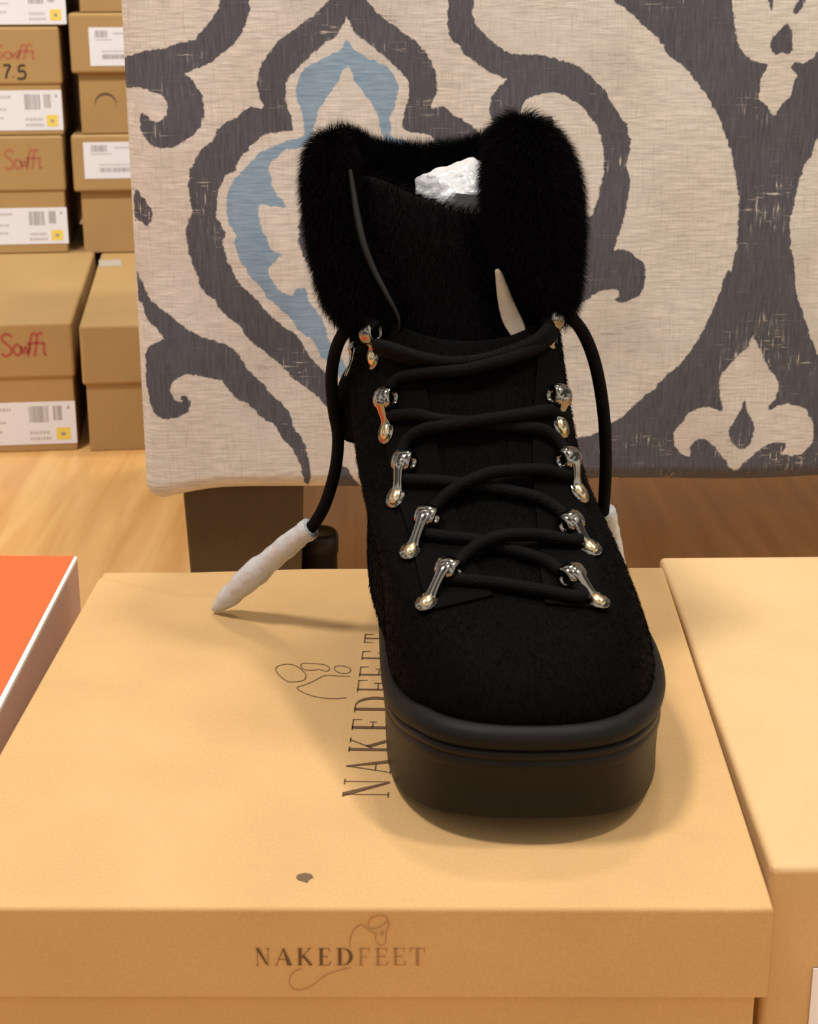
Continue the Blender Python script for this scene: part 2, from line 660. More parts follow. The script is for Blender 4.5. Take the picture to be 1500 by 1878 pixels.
outer_left = z3([(975, -170), (925, -60), (895, 0), (840, 60), (770, 110), (700, 160), (640, 220), (610, 270), (592, 330), (590, 380), (603, 425), (618, 466), (585, 462),
                 (560, 455), (520, 490), (470, 515), (415, 560), (400, 600), (350, 640), (325, 690), (300, 740), (295, 810), (300, 860),
                 (315, 900), (295, 940), (282, 1000), (290, 1055)]) + \
    z4([(300, 50), (330, 110), (350, 190), (400, 220), (415, 260), (465, 310), (520, 345), (545, 400), (600, 440), (640, 470), (700, 520),
        (740, 570), (800, 610), (850, 650), (890, 690), (940, 760), (975, 830)])
inner_left = z3([(975, 75), (960, 110), (935, 150), (880, 185), (830, 225), (790, 260), (745, 310), (715, 340), (707, 390), (712, 440), (730, 480),
                 (738, 520), (742, 558), (700, 565), (620, 575), (590, 600), (555, 640), (520, 670), (500, 710), (495, 740), (455, 745), (440, 790),
                 (425, 810), (412, 870), (415, 920), (435, 970), (455, 1010), (440, 1040)]) + \
    z4([(455, 50), (490, 120), (525, 175), (580, 220), (630, 280), (700, 345), (740, 370), (790, 420), (815, 475), (860, 520), (890, 545), (940, 600), (975, 660)])
blue_left = z3([(980, 180), (972, 165), (945, 215), (900, 240), (850, 260), (800, 290), (775, 320), (755, 370), (760, 420), (775, 460), (790, 510), (790, 560), (785, 585),
                (700, 610), (620, 645), (570, 680), (540, 720), (500, 760), (470, 800), (455, 870), (460, 930), (480, 970), (505, 1010), (490, 1050)]) + \
    z4([(520, 60), (560, 130), (610, 185), (635, 230), (690, 270), (745, 320), (770, 370), (830, 400), (860, 470), (895, 500), (975, 600),
        (975, 520), (895, 400), (880, 330), (850, 280), (805, 230), (800, 180), (760, 178), (742, 213), (690, 195), (650, 150), (640, 100), (660, 65), (705, 40)]) + \
    z3([(650, 1070), (630, 1020), (605, 980), (595, 920), (600, 872), (680, 890), (712, 888), (710, 868), (670, 830), (650, 780), (640, 720), (650, 690), (680, 680), (700, 645),
        (780, 640), (825, 590), (838, 530), (850, 470), (880, 430), (915, 380), (940, 350), (950, 310), (965, 290), (980, 290)])
shapes_dark = [
    # upper left band with its scroll
    z3([(562, -160), (560, 0), (555, 70), (520, 150), (490, 190), (450, 215), (400, 260), (340, 290), (268, 320), (310, 340), (345, 390), (365, 450), (360, 510),
        (330, 570), (270, 610), (200, 638), (140, 630), (100, 590), (85, 540), (85, 490), (100, 470), (115, 500), (140, 520), (170, 520), (200, 495), (205, 450), (190, 410),
        (130, 395), (100, 375), (60, 380), (20, 385), (-40, 370), (-40, 250), (40, 240), (120, 215), (200, 205), (270, 180), (330, 165), (370, 110), (420, 50), (432, 0), (436, -160)]),
    z3([(40, 815), (70, 820), (100, 850), (130, 890), (140, 930), (120, 970), (100, 995), (95, 960), (75, 950), (40, 950)]),
    # lower left scroll
    z4([(50, 110), (75, 140), (95, 180), (130, 230), (180, 275), (240, 315), (280, 355), (330, 380), (400, 405), (470, 430), (520, 480), (560, 550), (620, 590), (635, 625),
        (690, 670), (730, 720), (750, 790), (795, 840), (810, 930), (822, 970), (810, 1055), (790, 1010), (770, 930), (735, 870), (700, 830), (670, 775), (610, 740),
        (570, 690), (500, 660), (450, 600), (440, 575), (380, 570), (310, 548), (260, 560), (225, 590), (215, 620), (235, 665), (268, 670), (262, 648), (290, 645), (308, 680),
        (295, 715), (250, 740), (180, 748), (130, 700), (110, 620), (100, 540), (105, 450), (150, 415), (200, 400), (150, 350), (105, 310), (88, 250), (50, 250)]),
    # thin leaf beside the boot
    z3([(790, 905), (768, 960), (765, 1020), (780, 1085)]) + z4([(800, 70), (840, 130), (890, 190), (945, 280), (975, 300), (940, 220), (880, 140), (840, 70), (815, 30)]) + z3([(800, 1010), (800, 950)]),
    # blob low behind the boot
    z4([(940, 935), (985, 960), (1005, 1010), (1060, 1060), (1300, 1090), (940, 1090), (900, 1080)]),
    # right hand scroll band
    z5([(45, -160), (45, 0), (42, 90), (55, 150), (90, 180), (120, 220), (180, 265), (230, 295), (285, 310), (240, 340), (215, 380), (205, 430), (225, 490), (300, 560), (340, 520),
        (330, 470), (330, 420), (360, 380), (420, 365), (480, 365), (540, 395), (590, 440), (630, 500), (650, 560), (655, 620), (650, 700), (635, 770), (610, 830),
        (600, 855), (585, 840), (540, 860), (500, 960), (520, 1130), (600, 1110), (690, 1000), (700, 950), (725, 880), (745, 800), (755, 740), (755, 680), (740, 650), (760, 600),
        (755, 520), (735, 470), (690, 410), (660, 350), (620, 310), (560, 260), (500, 240), (400, 210), (330, 215), (260, 195), (200, 145), (150, 95), (140, 40), (150, 0), (155, -160)]),
    z5([(432, 458), (455, 455), (462, 500), (440, 520), (428, 490)]),
    z6([(60, 20), (190, 30), (320, 52), (345, 28), (400, 15), (460, 30), (540, 100), (545, 190), (520, 270), (460, 300), (400, 312), (368, 292), (400, 275), (400, 240), (330, 232),
        (270, 262), (200, 310), (150, 345), (60, 380)]),
]
trunk = z5([(560, -160), (690, 0), (760, 50), (820, 110), (880, 160), (915, 230), (960, 250), (1000, 300), (1050, 360), (1100, 440), (1130, 530), (1155, 600), (1175, 720), (1185, 800),
            (1180, 900), (1170, 1000), (1150, 1071)]) + \
    z6([(1010, 100), (980, 160), (960, 240), (920, 340), (880, 420), (840, 500), (790, 580), (720, 660), (650, 720), (580, 800), (490, 870), (430, 940), (370, 965), (290, 1030),
        (210, 1050), (0, 1120), (-300, 1180), (-330, 1300), (-100, 1345), (250, 1310), (380, 1295), (500, 1333), (1025, 1340), (1035, 1292), (1062, 1292), (1062, 1340), (1062, 1440), (1900, 1440), (1900, 900), (1620, 720), (1500, 610), (1440, 480), (1410, 350), (1375, 270), (1365, 120), (1335, 0)]) + \
    z5([(1385, 960), (1385, 880), (1400, 780), (1430, 680), (1460, 620), (1500, 530), (1560, 440), (1700, 330), (1850, 260), (2000, 100), (2100, -160)])
pale_in_trunk = [
    z5([(1155, -60), (1160, 0), (1170, 90), (1180, 160), (1200, 210), (1260, 250), (1305, 245), (1280, 290), (1265, 340), (1260, 385), (1290, 410), (1325, 460), (1350, 410), (1385, 380),
        (1400, 320), (1415, 290), (1385, 265), (1400, 242), (1440, 250), (1490, 215), (1515, 150), (1530, 60), (1535, -60)]),
    z6([(1135, 492), (1110, 560), (1050, 610), (1000, 660), (955, 720), (950, 800), (970, 860), (985, 915), (960, 905), (900, 885), (830, 895), (770, 930), (755, 970), (720, 1000),
        (700, 1060), (715, 1110), (750, 1150), (800, 1165), (795, 1110), (830, 1065), (870, 1060), (910, 1080), (940, 1120), (985, 1170), (1000, 1200), (1055, 1245), (1075, 1200),
        (1130, 1160), (1180, 1110), (1240, 1080), (1310, 1068), (1325, 1100), (1310, 1130), (1278, 1130), (1300, 1148), (1370, 1150), (1420, 1140), (1470, 1080), (1475, 1000), (1440, 910),
        (1390, 880), (1320, 865), (1260, 890), (1215, 910), (1230, 880), (1275, 820), (1278, 740), (1240, 690), (1210, 650), (1190, 590), (1165, 550), (1150, 510)]),
]
dark_details = [
    z5([(1370, 80), (1380, 105), (1395, 130), (1398, 190), (1375, 215), (1350, 208), (1330, 215), (1305, 190), (1310, 150), (1340, 120), (1360, 100)]),
    z5([(1270, -60), (1300, 0), (1315, 47), (1320, 0), (1310, -60)]),
    z5([(1470, -60), (1450, 0), (1430, 40), (1405, 57), (1398, 45), (1420, 0), (1430, -60)]),
    z6([(1095, 850), (1110, 900), (1125, 950), (1145, 1010), (1130, 1080), (1100, 1115), (1060, 1110), (1015, 1070), (1010, 1010), (1040, 960), (1070, 910), (1085, 870)]),
]


def sd_poly(P, poly, it=1):
    poly = chaikin([ott_uv(*q) for q in poly], it)
    lo, hi = poly.min(0) - 0.008, poly.max(0) + 0.008
    out = np.full(len(P), 0.008)
    sel = np.where(((P > lo) & (P < hi)).all(1))[0]
    if not len(sel):
        return out
    Q = P[sel]
    d2 = np.full(len(Q), 1e9)
    inside = np.zeros(len(Q), bool)
    for i in range(len(poly)):
        a, b = poly[i], poly[(i + 1) % len(poly)]
        e = b - a
        wv = Q - a
        t = np.clip((wv @ e) / (e @ e + 1e-18), 0, 1)
        dd = wv - t[:, None] * e
        d2 = np.minimum(d2, (dd ** 2).sum(1))
        c = (a[1] <= Q[:, 1]) != (b[1] <= Q[:, 1])
        with np.errstate(divide='ignore', invalid='ignore'):
            xi = a[0] + (Q[:, 1] - a[1]) * e[0] / (e[1] if e[1] != 0 else 1e-12)
        inside ^= c & (Q[:, 0] < xi)
    d = np.sqrt(d2)
    d[inside] *= -1
    out[sel] = d
    return out


AXIS = 636.0
mirror = lambda p: [(2 * AXIS - x, y) for x, y in p][::-1]


def build_ottoman():
    root = thing('ottoman', 'upholstered ottoman in pale linen with charcoal and blue scroll print, behind the boot', 'ottoman', OTT_P0, OTT_A)
    # arc-length samples round the plan (left side, corner, front, corner, right side)
    q = math.pi / 2 * OTT_R
    us = []
    for i in range(12):
        us.append(-q - (OTT_DEP - OTT_R) * (1 - i / 12))
    us += [-q * (1 - i / 6) for i in range(6)]
    fr = OTT_W - 2 * OTT_R
    step = 0.00145
    nfr = int(fr / step)
    us += [fr * i / nfr for i in range(nfr + 1)]
    us += [fr + q * i / 6 for i in range(1, 7)]
    us += [fr + q + (OTT_DEP - OTT_R) * i / 8 for i in range(1, 9)]
    us = np.array(us)

    def plan(u):
        if u < -q:
            return (0, OTT_R + (-q - u)), (-1, 0)
        if u < 0:
            a = -u / OTT_R
            return (OTT_R - OTT_R * math.sin(a), OTT_R - OTT_R * math.cos(a)), (-math.sin(a), -math.cos(a))
        if u <= fr:
            return (OTT_R + u, 0), (0, -1)
        if u <= fr + q:
            a = (u - fr) / OTT_R
            return (OTT_W - OTT_R + OTT_R * math.sin(a), OTT_R - OTT_R * math.cos(a)), (math.sin(a), -math.cos(a))
        return (OTT_W, OTT_R + (u - fr - q)), (1, 0)
    # vertical profile: (z, inset)
    prof = []
    rb = 0.010
    prof.append((OTT_BASE, 0.05))
    prof.append((OTT_BASE, 0.02))
    for i in range(6):
        a = math.pi / 2 * i / 5
        prof.append((OTT_BASE + rb - rb * math.cos(a), rb - rb * math.sin(a)))
    nz = int((OTT_TOP - OTT_BASE - 2 * rb) / step)
    for i in range(1, nz):
        prof.append((OTT_BASE + rb + (OTT_TOP - OTT_BASE - 2 * rb) * i / nz, 0.0))
    for i in range(6):
        a = math.pi / 2 * i / 5
        prof.append((OTT_TOP - rb + rb * math.sin(a), rb - rb * math.cos(a)))
    prof.append((OTT_TOP + 0.004, 0.06))
    nu, npf = len(us), len(prof)
    V = np.zeros((npf, nu, 3))
    UVc = np.zeros((npf, nu, 2))
    pl = [plan(u) for u in us]
    for j, (z, ins) in enumerate(prof):
        for i in range(nu):
            (x, y), (nx, ny) = pl[i]
            fz = (z - OTT_BASE) / (OTT_TOP - OTT_BASE)
            V[j, i] = (x - nx * ins, y - ny * ins, z)
            UVc[j, i] = (us[i] + OTT_R, z)
    # soft stuffing: gentle bulge and an uneven lower hem
    X, Z = V[..., 0], V[..., 2]
    f = np.clip((Z - OTT_BASE) / (OTT_TOP - OTT_BASE), 0, 1)
    g = np.clip(X / OTT_W, 0, 1)
    front = np.clip(1 - V[..., 1] / 0.02, 0, 1)
    V[..., 1] -= front * (0.0035 * np.sin(math.pi * f) * np.sin(math.pi * np.sqrt(g)) + 0.0008 * np.sin(X * 60) * np.sin(Z * 45))
    hem = np.clip(1 - f / 0.12, 0, 1)
    V[..., 2] -= hem * (0.0065 * np.exp(-(X / 0.03) ** 2) - 0.0012 * np.sin(X * 28))
    P = UVc.reshape(-1, 2).copy()
    # to the right of the second axis the print repeats as its mirror image
    ax0, ax1 = ott_uv(1418, 215), ott_uv(1352, 863)
    axu = ax0[0] + (ax1[0] - ax0[0]) * (P[:, 1] - ax0[1]) / (ax1[1] - ax0[1])
    far = P[:, 0] > axu + 0.06
    P[far, 0] = 2 * axu[far] - P[far, 0]
    band = np.maximum(sd_poly(P, outer_left + mirror(outer_left)), -sd_poly(P, inner_left + mirror(inner_left)))
    dark = band
    for s in shapes_dark:
        dark = np.minimum(dark, sd_poly(P, s))
    leaf = sd_poly(P, mirror(shapes_dark[3]))
    dark = np.minimum(dark, leaf)
    tr = sd_poly(P, trunk)
    for s in pale_in_trunk:
        tr = np.maximum(tr, -sd_poly(P, s))
    dark = np.minimum(dark, tr)
    for s in dark_details:
        dark = np.minimum(dark, sd_poly(P, s))
    blue = np.minimum(sd_poly(P, blue_left), sd_poly(P, mirror(blue_left)))
    idx = np.arange(npf * nu).reshape(npf, nu)
    quads = np.stack([idx[:-1, :-1], idx[:-1, 1:], idx[1:, 1:], idx[1:, :-1]], axis=-1).reshape(-1, 4).tolist()
    caps = [idx[-1, :].tolist(), idx[0, ::-1].tolist()]
    me = bpy.data.meshes.new('upholstery')
    me.from_pydata(V.reshape(-1, 3).tolist(), [], quads + caps)
    for nm, arr in (('dark', dark), ('blue', blue)):
        a = me.attributes.new(nm, 'FLOAT', 'POINT')
        a.data.foreach_set('value', arr.astype(np.float32))
    me.update()
    obj('upholstery', me, M['fabric'], root, True)
    # legs: square dark blocks
    for k, (x0, y0) in enumerate(((0.0225, 0.012), (OTT_W - 0.10, 0.012), (0.0225, OTT_DEP - 0.09), (OTT_W - 0.10, OTT_DEP - 0.09))):
        bm = bmesh.new()
        lo = [bm.verts.new((x0 + 0.004 + a * 0.0695, y0 + 0.004 + b * 0.0695, 0)) for a, b in ((0, 0), (1, 0), (1, 1), (0, 1))]
        hi = [bm.verts.new((x0 + a * 0.0775, y0 + b * 0.0775, OTT_BASE + 0.001)) for a, b in ((0, 0), (1, 0), (1, 1), (0, 1))]
        bm.faces.new(lo[::-1])
        bm.faces.new(hi)
        for i in range(4):
            bm.faces.new((lo[i], lo[(i + 1) % 4], hi[(i + 1) % 4], hi[i]))
        bmesh.ops.bevel(bm, geom=bm.edges[:], offset=0.002, segments=2, profile=0.5, affect='EDGES')
        obj('leg', bm, M['dark_wood'], root)
    # round black floor glide under the rail, behind the front leg
    bm = bmesh.new()
    prof = [(0.0, 0.0), (0.0125, 0.0), (0.0135, 0.004), (0.0135, 0.024), (0.0145, 0.026), (0.0145, 0.038), (0.0125, 0.0405), (0.0105, 0.0395), (0.0, 0.0395)]
    seg = 28
    rings = []
    for r, z in prof:
        rings.append([bm.verts.new((0.1095 + r * math.cos(2 * math.pi * j / seg), 0.085 + r * math.sin(2 * math.pi * j / seg), z)) for j in range(seg)] if r else [bm.verts.new((0.1095, 0.085, z))])
    for a, b in zip(rings[:-1], rings[1:]):
        for j in range(seg):
            k = (j + 1) % seg
            if len(a) == 1:
                bm.faces.new((a[0], b[k], b[j]))
            elif len(b) == 1:
                bm.faces.new((a[j], a[k], b[0]))
            else:
                bm.faces.new((a[j], a[k], b[k], b[j]))
    obj('floor_glide', bm, M['black_plastic'], root, True)


build_ottoman()

# ------------------------------------------------------------------ boxes
INK = 0.00025


def stack_box(label, loc, yaw, wd, dp, ht, lid_h, mat_lid, mat_body, overhang=0.003):
    """carton with lid; local origin = bottom front left corner of the lid's outline"""
    root = thing('shoe_box', label, 'shoe box', loc, yaw, 'kraft shoe boxes stacked on the floor')
    if lid_h:
        e = overhang
        obj('body', prism(rect(e, wd - e, e, dp - e), 0, ht - 0.003, 0.0012), mat_body, root)
        lid = obj('lid', prism(rect(0, wd, 0, dp), ht - lid_h, ht, 0.003), mat_lid, root)
    else:
        lid = None
        obj('body', prism(rect(0, wd, 0, dp), 0, ht, 0.002), mat_body, root)
    R = Matrix.Rotation(-yaw, 3, 'Z')

    def local(px, py, y=0.0):
        o_ = R @ (ORG - Vector(loc))
        d_ = R @ ray(px, py)
        p = o_ + d_ * ((y - o_.y) / d_.y)
        return (p.x, p.z)
    return root, lid, local


def face(poly2, y):
    return [(p[0], y, p[1]) for p in poly2]


def put_label(root, local, y, px0, py0, px1, py1, seed, style='left'):
    """white barcode label between two picture corners on a vertical front face"""
    a, b = local(px0, py1, y), local(px1, py0, y)
    x0, z0, x1, z1 = a[0], a[1], b[0], b[1]
    bm = prism(rect(x0, x1, z0, z1), 0, INK * 1.6, 0)
    for v in bm.verts:
        v.co = Vector((v.co.x, y - v.co.z, v.co.y))
    lab = obj('label', bm, M['label'], root)
    rnd = random.Random(seed)
    yy = y - INK * 1.6 - INK * 0.5
    W, H = x1 - x0, z1 - z0
    X = lambda t: x0 + t * W
    Z = lambda t: z0 + t * H
    bars = []

    def code(u0, u1, v0, v1, n):
        u = u0
        while u < u1:
            wv = (u1 - u0) / n * rnd.choice((0.4, 0.6, 1.0))
            bars.append(face([(X(u), Z(v0)), (X(min(u + wv, u1)), Z(v0)), (X(min(u + wv, u1)), Z(v1)), (X(u), Z(v1))], yy))
            u += wv + (u1 - u0) / n * rnd.choice((0.4, 0.5, 0.8))
    txt = []

    def words(u0, u1, v, hh):
        u = u0
        while u < u1:
            wv = rnd.uniform(0.012, 0.03)
            txt.append(face([(X(u), Z(v)), (X(u + wv), Z(v)), (X(u + wv), Z(v + hh)), (X(u), Z(v + hh))], yy))
            u += wv + 0.01
    if style == 'left':
        code(0.52, 0.72, 0.52, 0.90, 16)
        code(0.77, 0.86, 0.56, 0.90, 7)
        words(0.52, 0.72, 0.24, 0.07)
        words(0.52, 0.74, 0.10, 0.07)
        words(0.04, 0.32, 0.80, 0.07)
        words(0.04, 0.26, 0.50, 0.06)
        words(0.04, 0.24, 0.28, 0.06)
        bars.append(face([(X(0.915), Z(0.82)), (X(0.945), Z(0.82)), (X(0.93), Z(0.92))], yy))
        st = obj('price_sticker', polys_mesh([face([(X(0.79), Z(0.10)), (X(0.935), Z(0.10)), (X(0.935), Z(0.38)), (X(0.79), Z(0.38))], yy - INK * 0.4), face([(X(0.84), Z(0.2)), (X(0.885), Z(0.2)), (X(0.885), Z(0.27)), (X(0.84), Z(0.27))], yy - INK * 0.9)]), [M['yellow'], M['label_ink']], lab)
        st.data.polygons[1].material_index = 1
    else:
        code(0.15, 0.46, 0.74, 0.92, 18)
        code(0.30, 0.95, 0.18, 0.30, 34)
        words(0.15, 0.55, 0.66, 0.04)
        words(0.60, 0.95, 0.82, 0.05)
        words(0.30, 0.95, 0.36, 0.04)
    obj('barcode', polys_mesh(bars), M['label_ink'], lab)
    xm = x0 + 0.42 * W if style == 'left' else -9.0
    for part in ([t for t in txt if t[0][0] < xm], [t for t in txt if t[0][0] >= xm]):
        if part:
            obj('small_print', polys_mesh(part), M['label_ink_pale'], lab)
    return lab


def put_script(lid, local, y, px0, py0, px1, py1, m, width, name='logo_print'):
    a, b = local(px0, py1, y), local(px1, py0, y)
    polys = []
    for st in SCRIPT:
        pts = [(a[0] + p[0] * (b[0] - a[0]), a[1] + p[1] * (b[1] - a[1])) for p in catmull([(x, yv) for x, yv in st], 5)]
        polys += [face(q, y - INK) for q in ribbon(pts, width)]
    return obj(name, polys_mesh(polys), m, lid)


YAW = math.radians(7.0)
ca, sa = math.cos(YAW), math.sin(YAW)


def from_right(p, wd):
    return (p[0] - wd * ca, p[1] - wd * sa)


# bottom box, left pile (long boot carton reaching under the pile)
p = at_z(131, 590, 0.117)
W_ = 0.20
fl = from_right(p, W_)
bD, lD, locD = stack_box('long kraft boot carton with bold red script logo, on the floor under the left pile',
                         (fl[0], fl[1], 0), YAW, W_, 0.56, 0.117, 0.050, M['kraft_dull'], M['kraft_dull'], 0.002)
put_label(bD, locD, 0.002, -35, 735, 137, 818, 1)
put_script(lD, locD, 0, 4, 611, 82, 653, M['print_red'], 0.0022)
# pile on its rear half
STY = 1.775


def pile_left(label, zb, ht, pxr, lid_h, seed):
    q = at_y(pxr, CY - FPX * math.tan(TH - math.atan((CAMZ - zb - ht) / STY)), STY)
    f = from_right((q.x, STY), 0.20)
    return stack_box(label, (f[0], f[1], zb), YAW, 0.20, 0.31, ht, lid_h, M['kraft_dull'], M['kraft_dull'], 0.002)


bC, lC, locC = pile_left('kraft shoe box with faint red logo, resting on the long boot carton', 0.1175, 0.123, 114, 0.058, 2)
put_label(bC, locC, 0.002, -20, 380, 122, 449, 3)
put_script(lC, locC, 0, 10, 274, 74, 310, M['print_red_faint'], 0.0022)
bB, lB, locB = pile_left('kraft shoe box with 7.5 handwritten in black under its red logo', 0.241, 0.109, 107, 0.058, 4)
put_label(bB, locB, 0.002, -25, 165, 112, 240, 5)
put_script(lB, locB, 0, -12, 82, 62, 108, M['print_red_faint'], 0.0022)
strokes = [[(6, 120), (18, 120), (13, 133), (11, 144)], [(24, 141), (25, 142)], [(46, 120), (36, 121), (35, 131), (43, 130), (47, 137), (43, 144), (32, 144)]]
polys = []
for st in strokes:
    pts = [locB(x, y) for x, y in catmull(st, 4)]
    pts = [Vector(q) for q in pts]
    polys += [face(q, -INK) for q in ribbon(pts, 0.0024)]
obj('handwritten_size', polys_mesh(polys), M['marker'], lB)
bA, lA, locA = pile_left('kraft box showing only its barcode label, on top of the handwritten 7.5 box', 0.351, 0.115, 105, 0.050, 6)
put_label(bA, locA, 0.002, -20, -28, 118, 45, 7)

# second pile, half hidden by the ottoman
p = at_z(144, 597, 0.115)
bH, lH, locH = stack_box('plain kraft carton on the floor between the left pile and the ottoman', (p[0], p[1], 0), YAW, 0.17, 0.55, 0.115, 0.054,
                         M['kraft_dull'], M['kraft_dull'], 0.003)
# torn strip of clear tape and label lying at the back of its lid
R = []
for x, y in ((181, 477), (221, 476), (223, 487), (182, 489)):
    q = at_z(x, y, 0.1154)
    dx, dy = q.x - p[0], q.y - p[1]
    R.append((dx * ca + dy * sa, -dx * sa + dy * ca))
obj('label_scrap', prism(R, 0.1151, 0.1154, 0), M['scrap'], lH)


def pile_right(label, zb, ht, pxl, lid_h, hole=False):
    q = at_y(pxl, CY - FPX * math.tan(TH - math.atan((CAMZ - zb - ht) / STY)), STY)
    return stack_box(label, (q.x, STY, zb), YAW, 0.155, 0.30, ht, lid_h, M['kraft_dull'], M['kraft_dull'], 0.0065)


bG, lG, locG = pile_right('kraft shoe box with labelled lid directly under the finger hole box', 0.1155, 0.125, 129, 0.059)
put_label(lG, locG, 0.0, 156, 260, 246, 328, 8, 'right')
bF, lF, locF = pile_right('kraft shoe box with round finger hole under its labelled lid, beside the ottoman', 0.241, 0.122, 124, 0.060)
put_label(lF, locF, 0.0, 166, 50, 236, 121, 9, 'right')
# finger hole: flat dark crescent painting the shade under its upper arc
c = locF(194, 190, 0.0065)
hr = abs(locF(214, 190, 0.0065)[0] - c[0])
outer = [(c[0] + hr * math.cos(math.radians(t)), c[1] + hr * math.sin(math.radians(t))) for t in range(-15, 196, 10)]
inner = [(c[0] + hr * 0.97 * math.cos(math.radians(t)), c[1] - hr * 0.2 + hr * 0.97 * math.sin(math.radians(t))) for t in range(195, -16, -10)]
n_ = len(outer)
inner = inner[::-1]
obj('finger_hole_shade', polys_mesh([face([outer[i], outer[i + 1], inner[i + 1], inner[i]], 0.0065 - INK) for i in range(n_ - 1)]), M['hole'], bF)
bE, lE, locE = pile_right('plain kraft box standing on top of the finger hole box', 0.3635, 0.11, 121, 0.05)

# ---- the carton under the boot
Z0 = BOXTOP
LID_H = 0.0350
cFL, cFR, cBR, cBL = at_z(-160, 1664, Z0), at_z(1421, 1666, Z0), at_z(1216, 1040, Z0), at_z(189, 1043, Z0)
corners = [(c.x, c.y) for c in (cFL, cFR, cBR, cBL)]
carton = thing('shoe_box', 'tan kraft shoe box printed NAKEDFEET, with the black boot standing on it', 'shoe box', (0, 0, 0))
cen = Vector((sum(c[0] for c in corners) / 4, sum(c[1] for c in corners) / 4))
carton.location = (cen.x, cen.y, 0)


def off(p):
    return Vector((p[0] - cen.x, p[1] - cen.y, p[2] if len(p) > 2 else 0))


def inset(cs, e):
    out = []
    for c in cs:
        v = Vector(c) - cen
        out.append((c[0] - math.copysign(e, v.x), c[1] - math.copysign(e, v.y)))
    return out


body_c = inset(corners, 0.0035)
obj('body', prism([off(c)[:2] for c in body_c], 0, Z0 - 0.007, 0.001), M['kraft'], carton)


def lid_mesh():
    """board lid: gridded top (with the dented rear left corner), rounded rim edges and skirt"""
    r = 0.0016
    bm = bmesh.new()
    N = 60
    ins = [Vector(c) for c in inset(corners, r)]
    grid = []
    crA, crB = off(at_z(185, 1062, Z0)), off(at_z(330, 1092, Z0))
    crC = off(at_z(560, 1098, Z0))
    for j in range(N + 1):
        row = []
        for i in range(N + 1):
            a, b = i / N, (j / N) ** 0.8
            q = ins[0].lerp(ins[1], a).lerp(ins[3].lerp(ins[2], a), b)
            x, y = q.x - cen.x, q.y - cen.y
            z = Z0
            # crease across the rear left corner: board behind it sinks slightly
            if x < crC.x:
                if x < crB.x:
                    t = (x - crA.x) / (crB.x - crA.x)
                    yl = crA.y + t * (crB.y - crA.y)
                else:
                    t = (x - crB.x) / (crC.x - crB.x)
                    yl = crB.y + t * (crC.y - crB.y)
                fade = min(1.0, max(0.0, (crC.x - x) / 0.06))
                z -= min(max(y - yl, 0) * 0.30, 0.0018) * fade
            row.append(bm.verts.new((x, y, z)))
        grid.append(row)
    for j in range(N):
        for i in range(N):
            bm.faces.new((grid[j][i], grid[j][i + 1], grid[j + 1][i + 1], grid[j + 1][i]))
    loop = [(grid[0][i], 0, -1) for i in range(N)] + [(grid[j][N], 1, 0) for j in range(N)] + \
           [(grid[N][i], 0, 1) for i in range(N, 0, -1)] + [(grid[j][0], -1, 0) for j in range(N, 0, -1)]
    cornersI = {0: (-1, -1), N: (1, -1), 2 * N: (1, 1), 3 * N: (-1, 1)}
    prev = [l[0] for l in loop]
    levels = [(r * math.sin(math.pi / 2 * k / 4), r * (1 - math.cos(math.pi / 2 * k / 4))) for k in range(1, 5)]
    levels += [(r, LID_H), (r - 0.0015, LID_H)]
    for o_, dz in levels:
        cur = []
        for n_, (v, nx, ny) in enumerate(loop):
            if n_ in cornersI:
                nx, ny = cornersI[n_]
                nx *= 0.85
                ny *= 0.85
            zz = v.co.z - dz if dz < LID_H else Z0 - LID_H
            cur.append(bm.verts.new((v.co.x + nx * o_, v.co.y + ny * o_, zz)))
        n = len(loop)
        for k in range(n):
            bm.faces.new((prev[k], cur[k], cur[(k + 1) % n], prev[(k + 1) % n]))
        prev = cur
    return bm


lid = obj('lid', lid_mesh(), M['kraft'], carton, False)

# top print: name reading away from the viewer, letter heads to the left
zi = Z0 + INK
yN, yT = 1460.0, 1163.0
headx = lambda py: 627 + (669 - 627) * (yN - py) / (yN - yT)
spans = [('N', 1545, 1405), ('A', 1360, 1248), ('K', 1192, 1078), ('E', 1022, 925), ('D', 880, 758), ('F', 722, 625), ('E', 602, 512), ('E', 470, 392), ('T', 335, 268)]
A0, A1 = at_z(headx(yN), yN, zi), at_z(headx(yT), yT, zi)
du = (A1 - A0).normalized()
capv = Vector((du.y, -du.x, 0))
if capv.x < 0:
    capv = -capv
cap = (at_z(713, 1457, zi) - A0).dot(capv)
polys = []
for n_, (ch, za, zb) in enumerate(spans):
    pa = at_z(headx(1100 + za * 0.23333), 1100 + za * 0.23333, zi)
    pb = at_z(headx(1100 + zb * 0.23333), 1100 + zb * 0.23333, zi)
    wd = (pb - pa).dot(du)
    for g in glyph(ch, 0.17 if n_ < 5 else 0.10, 0.03):
        polys.append([off(pa + du * (x * wd) + capv * ((1 - y) * cap)) for x, y in g])
obj('name_print', polys_mesh(polys), M['print_brown'], lid)
